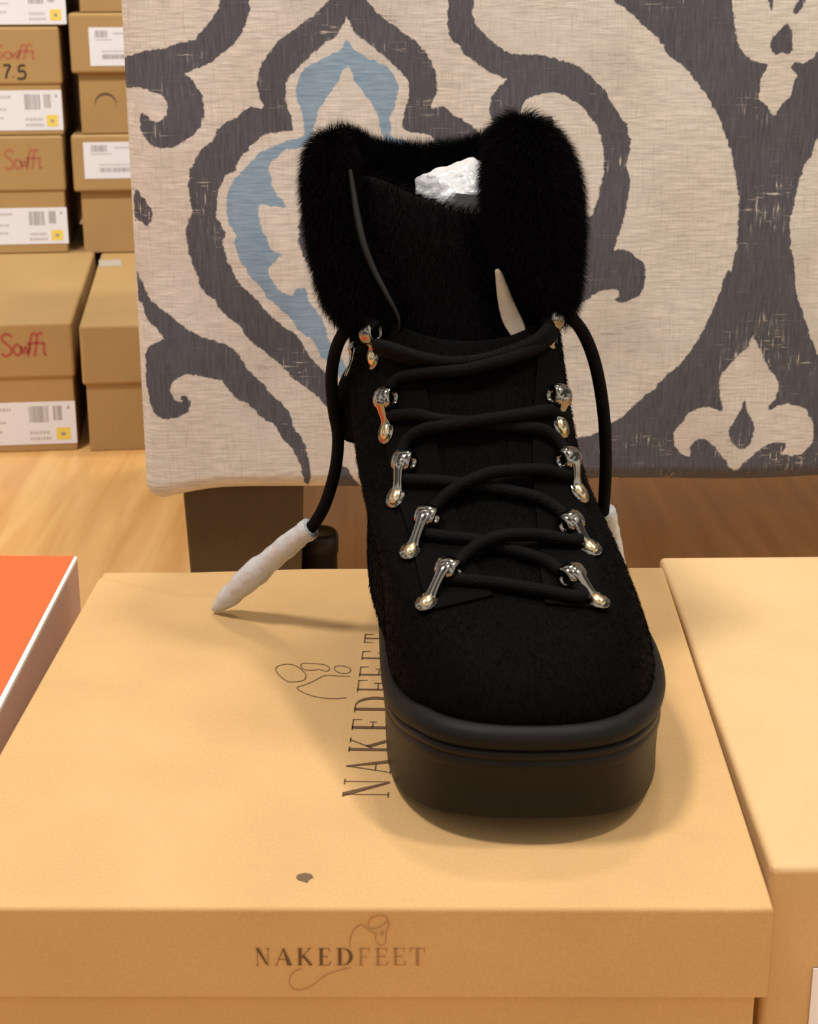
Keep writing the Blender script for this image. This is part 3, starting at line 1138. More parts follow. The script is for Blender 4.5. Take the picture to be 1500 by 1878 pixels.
# footprint outline beside it
zz = lambda p: [(450 + x * 0.23333, 1100 + y * 0.23333) for x, y in p]
foot = [
    (zz([(238, 545), (255, 520), (310, 505), (365, 508), (410, 525), (455, 560), (475, 590), (465, 625), (420, 640), (345, 643), (300, 620), (260, 585)]), True),
    (zz([(435, 520), (450, 497), (520, 500), (600, 505), (645, 520), (660, 545), (635, 560), (590, 548), (565, 545), (540, 552), (480, 550), (450, 540)]), True),
    (zz([(697, 535), (715, 520), (770, 520), (815, 535), (825, 555), (800, 575), (750, 575), (715, 560)]), True),
    (zz([(825, 600), (740, 598), (640, 592), (590, 608), (530, 640), (460, 668), (405, 690), (450, 725), (520, 752), (610, 770), (700, 775), (795, 768)]), False),
]
polys = []
for pts, cl in foot:
    q = [at_z(x, y, zi) for x, y in pts]
    q2 = catmull([(v.x, v.y) for v in q], 5, cl)
    for r_ in ribbon(q2, 0.00055, cl):
        polys.append([off((v[0], v[1], zi)) for v in r_])
obj('footprint_print', polys_mesh(polys), M['print_line'], lid)
# small torn spot near the front rim
q = [at_z(400 + x / 3, 1550 + y / 3, zi) for x, y in ((428, 175), (440, 160), (480, 152), (515, 160), (524, 176), (500, 188), (490, 206), (470, 198), (440, 190))]
obj('torn_spot', polys_mesh([[off(v) for v in q]]), M['hole'], lid)
# front print
yf = min(cFL.y, cFR.y)


def front_pt(px, py):
    p0 = Vector((cFL.x, cFL.y, 0))
    d_ = Vector((cFR.x - cFL.x, cFR.y - cFL.y, 0)).normalized()
    n = Vector((d_.y, -d_.x, 0))
    return off(at_plane(px, py, p0 + n * 0.0004, n))


z4f = lambda x, y: (400 + x / 3, 1550 + y / 3)
polys, polys2 = [], []
fsp = [('N', 205, 285), ('A', 312, 408), ('K', 435, 520), ('E', 550, 622), ('D', 652, 740), ('F', 772, 835), ('E', 865, 938), ('E', 962, 1036), ('T', 1055, 1138)]
for n_, (ch, xa, xb) in enumerate(fsp):
    for g in glyph(ch, 0.20 if n_ < 5 else 0.13, 0.035):
        (polys if n_ < 5 else polys2).append([front_pt(*z4f(xa + x * (xb - xa), 662 - y * 93)) for x, y in g])
obj('front_name_print', polys_mesh(polys), M['print_brown'], lid)
obj('front_name_print', polys_mesh(polys2), M['print_faint'], lid)
sk = [[(725, 560), (728, 510), (750, 465), (790, 440), (830, 470), (865, 490)], [(825, 440), (840, 405), (890, 388), (930, 400), (920, 430), (880, 455), (835, 458), (825, 440)],
      [(870, 480), (868, 530), (895, 552), (920, 540), (925, 480), (940, 440), (930, 410)], [(895, 470), (900, 500), (912, 470)],
      [(460, 680), (415, 700), (393, 740), (405, 785), (450, 798), (510, 780), (560, 740), (620, 705), (730, 675)]]
polys = []
for st in sk:
    pts = catmull(st, 5)
    for r_ in ribbon(pts, 3.5):
        polys.append([front_pt(*z4f(v[0], v[1])) for v in r_])
obj('foot_sketch_print', polys_mesh(polys), M['print_faint'], lid)

# ---- pale carton on the right
zR = Z0 - 0.003
fr_ = at_z(1414, 1590, zR)
bk_ = at_z(1209, 1021, zR)
bk2 = at_z(1520, 1011, zR)
dirx = (bk2 - bk_).normalized()
dR = 0.27
q2 = fr_ + Vector((dR, 0.003, 0))
q3 = bk_ + Vector((dR, 0.006, 0))
cs = [(fr_.x, fr_.y), (q2.x, q2.y), (q3.x, q3.y), (bk_.x, bk_.y)]
cR = Vector((sum(c[0] for c in cs) / 4, sum(c[1] for c in cs) / 4))
rb = thing('shoe_box', 'pale smooth kraft box without lid rim, right of the box under the boot', 'shoe box', (cR.x, cR.y, 0))
obj('body', prism([(c[0] - cR.x, c[1] - cR.y) for c in cs], 0, zR, 0.0028, 6), M['kraft_pale'], rb)
pl = at_y(1491, 1775, fr_.y)
bm = prism(rect(pl.x - cR.x, pl.x - cR.x + 0.08, pl.z - 0.06, pl.z), 0, 0.0004, 0)
for v in bm.verts:
    v.co = Vector((v.co.x, fr_.y - cR.y - 0.0002 - v.co.z, v.co.y))
obj('label', bm, M['label'], rb)

# ---- orange red carton on the left
zO = Z0 - 0.001
a = at_z(142, 1020, zO)
b = at_z(0, 1298, zO)
d_ = (b - a).normalized()
f_ = a + d_ * 0.30
px_ = Vector((-0.999, 0.02, 0))
cs = [f_ + px_ * 0.2, f_, a, a + px_ * 0.2]
cO = sum(cs, Vector()) / 4
ob = thing('shoe_box', 'shoe box with orange red top and white edge, on the floor at left', 'shoe box', (cO.x, cO.y, 0))
lc = [((c - cO).x, (c - cO).y) for c in cs]
obj('body', prism(lc, 0, zO - 0.0012, 0.0008), M['taupe'], ob)
e = 0.0028
li = [(lc[0][0], lc[0][1] + e), (lc[1][0] - e, lc[1][1] + e), (lc[2][0] - e * 0.6, lc[2][1] - 0.0004), (lc[3][0], lc[3][1] - 0.0004)]
obj('lid_edge', prism(lc, zO - 0.0024, zO - 0.0001, 0.0004), M['board_white'], ob)  # white board edge that also paints in the highlight along the fold
obj('lid', prism(li, zO - 0.0014, zO + 0.0003, 0.0003), M['orange'], ob)

# ------------------------------------------------------------------ the boot
boot = thing('lace_up_boot', 'black lace-up platform boot with fur cuffs and metal hooks, standing on a kraft box', 'boot', (0.03, 0.66, Z0))
BO = Vector((0.03, 0.66, Z0))


def lb(p):
    return Vector(p) - BO


def interp(x, xs, ys):
    return float(np.interp(x, xs, ys))


# sole outline (world x,y): left and right edges along y
SY = [0.5265, 0.5277, 0.5310, 0.5365, 0.5445, 0.555, 0.568, 0.585, 0.605, 0.63, 0.66, 0.70, 0.74, 0.765, 0.780, 0.7865, 0.788]
SL = [0.0430, 0.0295, 0.0190, 0.0103, 0.0035, -0.0020, -0.0060, -0.0086, -0.0098, -0.0106, -0.0114, -0.0130, -0.0150, -0.0120, -0.0030, 0.0080, 0.0200]
SR = [0.0440, 0.0575, 0.0680, 0.0767, 0.0835, 0.0888, 0.0932, 0.0970, 0.0990, 0.0985, 0.0950, 0.0850, 0.0740, 0.0640, 0.0510, 0.0370, 0.0210]
left = catmull([(x, y) for x, y in zip(SL, SY)], 4)
right = catmull([(x, y) for x, y in zip(SR, SY)], 4)
outline = [Vector((p[0], p[1])) for p in left] + [Vector((p[0], p[1])) for p in right[::-1]]
NO = len(outline)
OC = Vector((0.040, 0.65))


def onormal(i):
    t = outline[(i + 1) % NO] - outline[i - 1]
    n = Vector((t.y, -t.x))
    if n.length == 0:
        n = outline[i] - OC
    n.normalize()
    if n.dot(outline[i] - OC) < 0:
        n = -n
    return n


def spring(y):
    return 0.0103 * max(0.0, (0.605 - y) / 0.0785) ** 2.1


def sole_h(y):
    return interp(y, [0.526, 0.545, 0.60, 0.70, 0.79], [0.0275, 0.0312, 0.0325, 0.0330, 0.0340])


NORM = [onormal(i) for i in range(NO)]


def loft(levels, cap_lo=True, cap_hi=True):
    """levels: list of functions (y) -> (offset, height above the box top)"""
    bm = bmesh.new()
    rings = []
    for fn in levels:
        ring = []
        for i, p in enumerate(outline):
            o_, h = fn(p.y)
            q = p + NORM[i] * o_
            ring.append(bm.verts.new(lb((q.x, q.y, Z0 + spring(p.y) + h))))
        rings.append(ring)
    for a_, b_ in zip(rings[:-1], rings[1:]):
        for i in range(NO):
            k = (i + 1) % NO
            bm.faces.new((a_[i], a_[k], b_[k], b_[i]))
    if cap_lo:
        bm.faces.new(rings[0][::-1])
    if cap_hi:
        bm.faces.new(rings[-1])
    return bm


sole_levels = [
    lambda y: (-0.0022, 0.0003), lambda y: (-0.0012, 0.0008), lambda y: (-0.0007, 0.002),
    lambda y: (-0.0008, sole_h(y) * 0.35), lambda y: (-0.0003, sole_h(y) * 0.70),
    lambda y: (-0.0002, sole_h(y) - 0.0082), lambda y: (0.0004, sole_h(y) - 0.0074), lambda y: (0.0003, sole_h(y) - 0.0046), lambda y: (-0.0008, sole_h(y) - 0.0038),
    lambda y: (0.0004, sole_h(y) - 0.0030), lambda y: (0.0004, sole_h(y) - 0.0012), lambda y: (-0.0010, sole_h(y) - 0.0002), lambda y: (-0.006, sole_h(y) + 0.0004)]
obj('sole', loft(sole_levels), M['rubber'], boot, True)
RH = 0.0085
rand_levels = [
    lambda y: (-0.0022, sole_h(y) - 0.0004), lambda y: (0.0002, sole_h(y) + 0.0004), lambda y: (0.0014, sole_h(y) + 0.0022), lambda y: (0.0017, sole_h(y) + 0.0040),
    lambda y: (0.0010, sole_h(y) + 0.0060), lambda y: (-0.0006, sole_h(y) + 0.0078), lambda y: (-0.0024, sole_h(y) + RH), lambda y: (-0.0050, sole_h(y) + RH - 0.0004), lambda y: (-0.0080, sole_h(y) + RH - 0.003)]
obj('welt', loft(rand_levels, False, False), M['rand'], boot, True)

# upper: tilted rings from the welt to the ankle: (front y, front h, back y, back h, half width, pos of widest, exponent, cx front, cx widest, cx back)
KR = [
    (0.5310, 0.0415, 0.785, 0.036, 0.0520, 0.33, 2.40, 0.0435, 0.0440, 0.016),
    (0.5308, 0.0480, 0.787, 0.052, 0.0520, 0.33, 2.40, 0.0435, 0.0425, 0.016),
    (0.5355, 0.0560, 0.788, 0.072, 0.0503, 0.34, 2.35, 0.0432, 0.0400, 0.016),
    (0.5450, 0.0630, 0.786, 0.090, 0.0488, 0.36, 2.25, 0.0430, 0.0365, 0.016),
    (0.5595, 0.0685, 0.784, 0.105, 0.0480, 0.38, 2.15, 0.0430, 0.0320, 0.016),
    (0.5780, 0.0730, 0.784, 0.118, 0.0473, 0.40, 2.10, 0.0425, 0.0275, 0.016),
    (0.5980, 0.0770, 0.786, 0.130, 0.0468, 0.43, 2.10, 0.0415, 0.0240, 0.016),
    (0.6200, 0.0870, 0.790, 0.143, 0.0462, 0.45, 2.10, 0.0395, 0.0210, 0.0165),
    (0.6410, 0.1040, 0.794, 0.157, 0.0456, 0.46, 2.15, 0.0360, 0.0196, 0.0170),
    (0.6600, 0.1250, 0.798, 0.170, 0.0450, 0.47, 2.20, 0.0315, 0.0190, 0.0172),
    (0.6735, 0.1425, 0.801, 0.182, 0.0445, 0.48, 2.30, 0.0270, 0.0190, 0.0175),
    (0.6800, 0.1505, 0.803, 0.194, 0.0440, 0.48, 2.35, 0.0250, 0.0190, 0.0175),
]
KRv = np.array(KR)
NS, NP = 56, 120


def ring_params(s):
    """smooth interpolation between key rings, s in 0..1"""
    x = s * (len(KR) - 1)
    i = min(int(x), len(KR) - 2)
    t = x - i
    a_, b_, c_, d__ = KRv[max(i - 1, 0)], KRv[i], KRv[i + 1], KRv[min(i + 2, len(KR) - 1)]
    return 0.5 * ((2 * b_) + (c_ - a_) * t + (2 * a_ - 5 * b_ + 4 * c_ - d__) * t * t + (3 * b_ - a_ - 3 * c_ + d__) * t ** 3)


def upper_pt(s, phi, lift=0.0):
    yf_, hf, yb, hb, W, am, n, c0, c1, c2 = ring_params(s)
    a_ = (1 - math.cos(phi)) / 2
    if a_ < am:
        u = (am - a_) / am
        half = W * max(0.0, 1 - u ** n) ** (1 / n)
        cx = c0 + (c1 - c0) * (a_ / am)
    else:
        u = (a_ - am) / (1 - am)
        half = W * max(0.0, 1 - u ** n) ** (1 / n)
        cx = c1 + (c2 - c1) * ((a_ - am) / (1 - am))
    sgn = 1 if math.sin(phi) >= 0 else -1
    x = cx + sgn * half
    y = yf_ + a_ * (yb - yf_)
    # rings sag a little between front and back, as leather over an instep does
    h = hf + (hb - hf) * a_ ** 0.9
    return Vector((x, y, Z0 + h))


def phis():
    # denser near the front ridge
    out = []
    for k in range(NP):
        out.append(2 * math.pi * k / NP)
    return out


bm = bmesh.new()
rows = []
for j in range(NS + 1):
    rows.append([bm.verts.new(lb(upper_pt(j / NS, ph))) for ph in phis()])
for j in range(NS):
    for k in range(NP):
        l = (k + 1) % NP
        bm.faces.new((rows[j][k], rows[j][l], rows[j + 1][l], rows[j + 1][k]))
bmesh.ops.smooth_vert(bm, verts=[v for r_ in rows[2:-2] for v in r_], factor=0.5, use_axis_x=True, use_axis_y=True, use_axis_z=True)
bmesh.ops.smooth_vert(bm, verts=[v for r_ in rows[2:-2] for v in r_], factor=0.5, use_axis_x=True, use_axis_y=True, use_axis_z=True)
bm.faces.ensure_lookup_table()
bmesh.ops.recalc_face_normals(bm, faces=bm.faces)
cenv = Vector((0.0, 0.02, 0.08))
f0 = bm.faces[NP * 20]
if f0.normal.dot(f0.calc_center_median() - cenv) < 0:
    bmesh.ops.reverse_faces(bm, faces=bm.faces)
BVH = BVHTree.FromBMesh(bm)
upper_me = bpy.data.meshes.new('upper')
bm.to_mesh(upper_me)
bm.free()


def hair_flow(P, Nn):
    f = np.zeros_like(P)
    f[:, 1] = -1.0
    f[:, 2] = -0.7
    f[:, 0] = 0.5 * np.sin(P[:, 1] * 90) + 0.3 * np.sin(P[:, 0] * 130)
    return f


upper_me = add_strands(upper_me, 60000, 0.0021, 0.00026, hair_flow, 0.82, 0.12)
obj('upper', upper_me, M['hair'], boot)


def on_upper(px, py, lift=0.0):
    """where the sight line of a picture point meets the upper; returns world point and normal"""
    d_ = ray(px, py).normalized()
    loc, nor, _, _ = BVH.ray_cast(ORG - BO, d_)
    if loc is None:
        loc, nor, _, _ = BVH.find_nearest(at_y(px, py, 0.68) - BO)
    if nor.dot(d_) > 0:
        nor = -nor
    return loc + BO + nor * lift, nor


def on_line(pts, lift, k=6):
    """smooth 3-D path through picture points lying on the upper; pts (px, py[, extra lift])"""
    out = []
    for q in pts:
        p3, n = on_upper(q[0], q[1], lift + (q[2] if len(q) > 2 else 0))
        out.append(p3)
    return catmull(out, k)


# eyestays: leather facings left and right of the tongue, edge seen against it
def patch(pix, lift, thick, nx=10):
    """curved sheet over the upper between two picture-space side lines"""
    A_, B_ = [catmull(l, 6) for l in pix]
    bm = bmesh.new()
    top, bot = [], []
    for a_, b_ in zip(A_, B_):
        r1_, r2_ = [], []
        for i in range(nx + 1):
            q = a_.lerp(b_, i / nx)
            p3, n = on_upper(q.x, q.y)
            r1_.append(bm.verts.new(lb(p3 + n * (lift + thick))))
            r2_.append(bm.verts.new(lb(p3 + n * (lift - 0.0015))))
        top.append(r1_)
        bot.append(r2_)
    m_ = len(top)
    for j in range(m_ - 1):
        for i in range(nx):
            bm.faces.new((top[j][i], top[j][i + 1], top[j + 1][i + 1], top[j + 1][i]))
            bm.faces.new((bot[j][i], bot[j + 1][i], bot[j + 1][i + 1], bot[j][i + 1]))
    for i in range(nx):
        bm.faces.new((top[0][i], bot[0][i], bot[0][i + 1], top[0][i + 1]))
        bm.faces.new((top[-1][i], top[-1][i + 1], bot[-1][i + 1], bot[-1][i]))
    for j in range(m_ - 1):
        bm.faces.new((top[j][0], top[j + 1][0], bot[j + 1][0], bot[j][0]))
        bm.faces.new((top[j][nx], bot[j][nx], bot[j + 1][nx], top[j + 1][nx]))
    return bm


obj('eyestay', patch(([(700, 640), (705, 760), (722, 880), (752, 985), (775, 1080), (800, 1120)], [(765, 640), (790, 745), (812, 860), (845, 965), (880, 1060), (905, 1095)]), 0.0002, 0.0011), M['suede'], boot)
obj('eyestay', patch(([(985, 640), (978, 745), (976, 860), (985, 965), (992, 1055), (1000, 1110)], [(1018, 640), (1040, 760), (1060, 880), (1082, 985), (1098, 1070), (1110, 1120)]), 0.0002, 0.0011), M['suede'], boot)
for pts in ([(765, 640), (790, 745), (812, 860), (845, 965), (880, 1060), (900, 1092)], [(985, 640), (978, 745), (976, 860), (985, 965), (992, 1060), (1005, 1110), (1060, 1155), (1110, 1180)]):
    obj('eyestay_edge', tube(on_line(pts, 0.0007), 0.0007, 6), M['stay_edge'], boot, True)

# tongue: padded fur-faced sheet rising out of the throat
def sheet(rows_px, thick, name, m, parent, k=5):
    """rows of picture points with their depth y -> thick curved sheet"""
    R_ = [catmull([at_y(x, y, d) for x, y, d in row], k) for row in rows_px]
    cols = list(zip(*R_))
    G = [catmull(list(c), k) for c in cols]
    bm = bmesh.new()
    nrow, ncol = len(G[0]), len(G)
    F = [[bm.verts.new(lb(G[i][j])) for i in range(ncol)] for j in range(nrow)]
    Bk = [[bm.verts.new(lb(G[i][j]) + Vector((0, thick, -thick * 0.3))) for i in range(ncol)] for j in range(nrow)]
    for j in range(nrow - 1):
        for i in range(ncol - 1):
            bm.faces.new((F[j][i], F[j][i + 1], F[j + 1][i + 1], F[j + 1][i]))
            bm.faces.new((Bk[j][i], Bk[j + 1][i], Bk[j + 1][i + 1], Bk[j][i + 1]))
    for i in range(ncol - 1):
        bm.faces.new((F[0][i], Bk[0][i], Bk[0][i + 1], F[0][i + 1]))
        bm.faces.new((F[-1][i], F[-1][i + 1], Bk[-1][i + 1], Bk[-1][i]))
    for j in range(nrow - 1):
        bm.faces.new((F[j][0], F[j + 1][0], Bk[j + 1][0], Bk[j][0]))
        bm.faces.new((F[j][-1], Bk[j][-1], Bk[j + 1][-1], F[j + 1][-1]))
    return bm


tongue_rows = [
    [(650, 318, 0.735), (700, 330, 0.728), (770, 362, 0.722), (840, 388, 0.722), (905, 395, 0.73)],
    [(660, 420, 0.724), (720, 430, 0.712), (790, 450, 0.707), (860, 470, 0.710), (915, 480, 0.722)],
    [(690, 540, 0.715), (745, 550, 0.700), (810, 560, 0.696), (870, 565, 0.699), (920, 570, 0.712)],
    [(715, 640, 0.708), (770, 655, 0.691), (840, 665, 0.687), (900, 655, 0.690), (945, 635, 0.704)],
    [(725, 740, 0.700), (780, 760, 0.680), (850, 770, 0.677), (920, 760, 0.681), (985, 730, 0.694)],
]
tm = to_mesh(sheet(tongue_rows, 0.006, 'tongue', None, None), 'tongue')
tm = add_strands(tm, 24000, 0.0045, 0.00024, (0.0, -0.5, -1.0), 0.5, 0.2)
obj('tongue', tm, M['fur'], boot)
# pale raw back of the shaft leather showing between tongue and right cuff
bm = sheet([[(908, 495, 0.699), (914, 493, 0.699), (921, 500, 0.699)], [(912, 545, 0.697), (926, 545, 0.696), (942, 552, 0.697)],
            [(922, 590, 0.694), (940, 594, 0.693), (962, 596, 0.694)], [(942, 622, 0.690), (952, 626, 0.689), (966, 622, 0.690)]], 0.002, '', None, None, 4)
obj('shaft_lining', bm, M['tan'], boot, True)


# fur cuffs: rolled collar
def fur_roll(name, path, count, length, flow, lean=0.40, jitter=0.20):
    """path: (px, py, depth y, radius across, radius depth)"""
    pts = catmull([Vector((*at_y(x, y, d), )) for x, y, d, _, _ in path], 7)
    ra = [v[0] for v in catmull([(p_[3], 0) for p_ in path], 7)]
    rb_ = [v[0] for v in catmull([(p_[4], 0) for p_ in path], 7)]
    bm = bmesh.new()
    rings = []
    seg = 20
    n = len(pts)
    for i in range(n):
        t = (pts[min(i + 1, n - 1)] - pts[max(i - 1, 0)]).normalized()
        ey = Vector((0, 1, 0))
        v = (ey - t * ey.dot(t)).normalized()
        u = t.cross(v)
        ring = []
        for j in range(seg):
            th = 2 * math.pi * j / seg
            ring.append(bm.verts.new(lb(pts[i] + u * (math.cos(th) * ra[i]) + v * (math.sin(th) * rb_[i]))))
        rings.append(ring)
    for i in range(n - 1):
        for j in range(seg):
            k = (j + 1) % seg
            bm.faces.new((rings[i][j], rings[i][k], rings[i + 1][k], rings[i + 1][j]))
    bm.faces.new(rings[0][::-1])
    bm.faces.new(rings[-1])
    me = to_mesh(bm, name)
    me = add_strands(me, count * 3, length, 0.00020, flow, lean, jitter)
    return obj(name, me, M['fur'], boot)


fur_roll('fur_cuff', [(622, 262, 0.735, 0.0035, 0.004), (610, 280, 0.732, 0.0085, 0.010), (604, 330, 0.728, 0.0095, 0.012), (610, 400, 0.722, 0.0095, 0.013), (628, 470, 0.715, 0.0110, 0.013),
                      (655, 530, 0.708, 0.0135, 0.012), (682, 575, 0.702, 0.0110, 0.010), (700, 600, 0.700, 0.0060, 0.006)], 15000, 0.0052, (0.1, -0.2, -1))
fur_roll('fur_cuff', [(950, 236, 0.735, 0.006, 0.006), (952, 252, 0.732, 0.0120, 0.012), (968, 310, 0.726, 0.0175, 0.016), (978, 380, 0.718, 0.0185, 0.017), (986, 450, 0.711, 0.0170, 0.016),
                      (1000, 515, 0.704, 0.0128, 0.013), (1010, 558, 0.700, 0.0090, 0.010), (1012, 582, 0.699, 0.0050, 0.006)], 20000, 0.0058, (0.0, -0.2, -1))
fur_roll('fur_collar', [(625, 275, 0.742, 0.007, 0.007), (668, 300, 0.785, 0.008, 0.008), (740, 306, 0.803, 0.0075, 0.008), (810, 300, 0.806, 0.0065, 0.008), (870, 292, 0.802, 0.0065, 0.008),
                        (930, 280, 0.775, 0.008, 0.008), (950, 270, 0.745, 0.008, 0.008)], 12000, 0.0060, (0, -0.3, 1), 0.35)
# inside of the shaft: fur lining wall behind the tongue
bm = bmesh.new()
rows = []
for j in range(10):
    row = []
    for k in range(33):
        ph = math.pi * 0.30 + (math.pi * 1.40) * k / 32
        p3 = upper_pt(1.0, ph)
        c = Vector((0.0205, 0.745, 0))
        rr = Vector((p3.x - c.x, p3.y - c.y, 0)) * (0.90 - 0.02 * j / 9)
        row.append(bm.verts.new(lb((c.x + rr.x, c.y + rr.y, Z0 + 0.14 + (0.072 * (0.55 + 0.45 * (1 - math.cos(ph)) / 2)) * j / 9))))
    rows.append(row)
for j in range(9):
    for k in range(32):
        bm.faces.new((rows[j][k], rows[j][k + 1], rows[j + 1][k + 1], rows[j + 1][k]))
me = to_mesh(bm, 'fur_lining')
me = add_strands(me, 7000, 0.005, 0.0004, (0, 0, 1), 0.4, 0.3)
obj('fur_lining', me, M['fur'], boot)
# shaft back above the ankle ring, carrying the collar
bm = bmesh.new()
rows = []
for j in range(10):
    row = []
    for k in range(41):
        ph = math.pi * 0.26 + (math.pi * 1.48) * k / 40
        p3 = upper_pt(1.0, ph)
        a_ = (1 - math.cos(ph)) / 2
        row.append(bm.verts.new(lb(p3 + Vector((0, 0.002 * j / 9, (0.016 + 0.010 * (1 - a_)) * j / 9 - 0.002)))))
    rows.append(row)
for j in range(9):
    for k in range(40):
        bm.faces.new((rows[j][k], rows[j][k + 1], rows[j + 1][k + 1], rows[j + 1][k]))
obj('shaft', bm, M['suede'], boot, True)
# leather binding along the front edge of the left cuff
pth = [at_y(642, 312, 0.716), at_y(648, 350, 0.712), at_y(656, 400, 0.706), at_y(668, 450, 0.700), at_y(688, 500, 0.695), at_y(712, 545, 0.690), at_y(730, 580, 0.688), at_y(732, 605, 0.688)]
pc = catmull(pth, 6)
obj('cuff_binding', tube([lb(q) for q in pc], [0.0005 + 0.0013 * math.sin(math.pi * min(1, 0.08 + i / len(pc))) * (1 - 0.45 * i / len(pc)) for i in range(len(pc))], 8), M['edge'], boot, True)
# side tab of the ankle, beside the left lace
bm = sheet([[(648, 655, 0.712), (660, 650, 0.706), (680, 655, 0.700)], [(622, 700, 0.716), (645, 695, 0.708), (680, 700, 0.700)], [(613, 755, 0.717), (640, 750, 0.709), (680, 755, 0.700)],
            [(622, 800, 0.716), (645, 812, 0.709), (680, 800, 0.700)]], 0.005, '', None, None, 4)
obj('side_tab', bm, M['suede'], boot, True)


# brass lace hooks
def frame_mat(origin, t, n):
    t = (t - n * t.dot(n)).normalized()
    b_ = n.cross(t).normalized()
    return Matrix(((b_.x, t.x, n.x, origin.x), (b_.y, t.y, n.y, origin.y), (b_.z, t.z, n.z, origin.z), (0, 0, 0, 1)))


def hook(ring_px, rivet_px, lift=0.0012):
    pr, nr = on_upper(*ring_px)
    pv, nv_ = on_upper(*rivet_px)
    n = (nr + nv_).normalized()
    t = pr - pv
    ln = t.length
    Mx = frame_mat(lb(pv + n * lift), t, n)
    seg = 20
    # base: oval plate under the rivet, neck arching over the cord, bulging loop at its end
    bm = bmesh.new()
    neck = catmull([(0, 0.0022, 0.0008), (0, 0.0042, 0.0022), (0, ln * 0.5 + 0.001, 0.0050), (0, ln * 0.8, 0.0066), (0, ln + 0.001, 0.0066)], 5)
    nb = tube(neck, [0.0030 - 0.0010 * math.sin(math.pi * min(1, i / (len(neck) - 1) * 1.3)) for i in range(len(neck))], 10, up=Vector((1, 0, 0)), flat=0.45)
    join_bm(bm, nb)
    half = [(-0.0056, 0.0002), (-0.0050, 0.0019), (-0.0032, 0.0035), (0.0, 0.0041), (0.0028, 0.0034), (0.0050, 0.0020), (0.0058, 0.0003)]
    ol = [(w_, y_) for y_, w_ in half] + [(-w_, y_) for y_, w_ in half[::-1]]
    lo = [bm.verts.new((x, y, 0)) for x, y in ol]
    hi = [bm.verts.new((x, y, 0.0009 + 0.0005 * min(1, max(0, y / ln)))) for x, y in ol]
    bm.faces.new(lo[::-1])
    bm.faces.new(hi)
    for i in range(len(ol)):
        k = (i + 1) % len(ol)
        bm.faces.new((lo[i], lo[k], hi[k], hi[i]))
    # ring: bulging loop that the cord passes through (axis across the plate)
    rings = []
    for i in range(24):
        a_ = 2 * math.pi * i / 24
        ring = []
        for j in range(12):
            b2 = 2 * math.pi * j / 12
            rad = 0.0036 + 0.0019 * math.cos(b2)
            ring.append(bm.verts.new((0.0044 * math.sin(b2), ln + rad * math.cos(a_), 0.0036 + rad * 0.85 * math.sin(a_))))
        rings.append(ring)
    for i in range(24):
        for j in range(12):
            a2, b3 = rings[i], rings[(i + 1) % 24]
            k = (j + 1) % 12
            bm.faces.new((a2[j], a2[k], b3[k], b3[j]))
    bm.transform(Mx)
    h = obj('lace_hook', bm, M['gold'], boot, True)
    # domed rivet head
    bm = bmesh.new()
    prof = [(0.0026, 0.0008), (0.0025, 0.0014), (0.0019, 0.0021), (0.0010, 0.0025)]
    rg = [[bm.verts.new((r_ * math.cos(2 * math.pi * j / seg), r_ * 1.5 * math.sin(2 * math.pi * j / seg), z_)) for j in range(seg)] for r_, z_ in prof]
    tp = bm.verts.new((0, 0, 0.0026))
    for a2, b3 in zip(rg[:-1], rg[1:]):
        for j in range(seg):
            k = (j + 1) % seg
            bm.faces.new((a2[j], a2[k], b3[k], b3[j]))
    for j in range(seg):
        bm.faces.new((rg[-1][j], rg[-1][(j + 1) % seg], tp))
    bm.transform(Mx)
    obj('rivet', bm, M['gold_warm'], h, True)


HOOKS = [((825, 1063), (784, 1109)), ((786, 966), (754, 1014)), ((749, 857), (729, 914)), ((721, 737), (713, 793)), ((695, 612), (690, 655)),
         ((1046, 1074), (1094, 1107)), ((1044, 974), (1081, 1009)), ((1031, 852), (1058, 905)), ((1012, 735), (1024, 784)), ((1000, 590), (1004, 620))]
for a_, b_ in HOOKS:
    hook(a_, b_)
# far hook seen edge-on at the left of the ankle
hk = [lb(at_y(656, 632, 0.716)), lb(at_y(650, 650, 0.713)), lb(at_y(644, 668, 0.712)), lb(at_y(634, 690, 0.712))]
obj('lace_hook', tube(catmull(hk, 5), [0.0030, 0.0036, 0.0038, 0.0038, 0.0034, 0.0022, 0.0019, 0.0016, 0.0014, 0.0013, 0.0012, 0.0012, 0.0012, 0.0011, 0.0010, 0.0009], 10), M['gold'], boot, True)

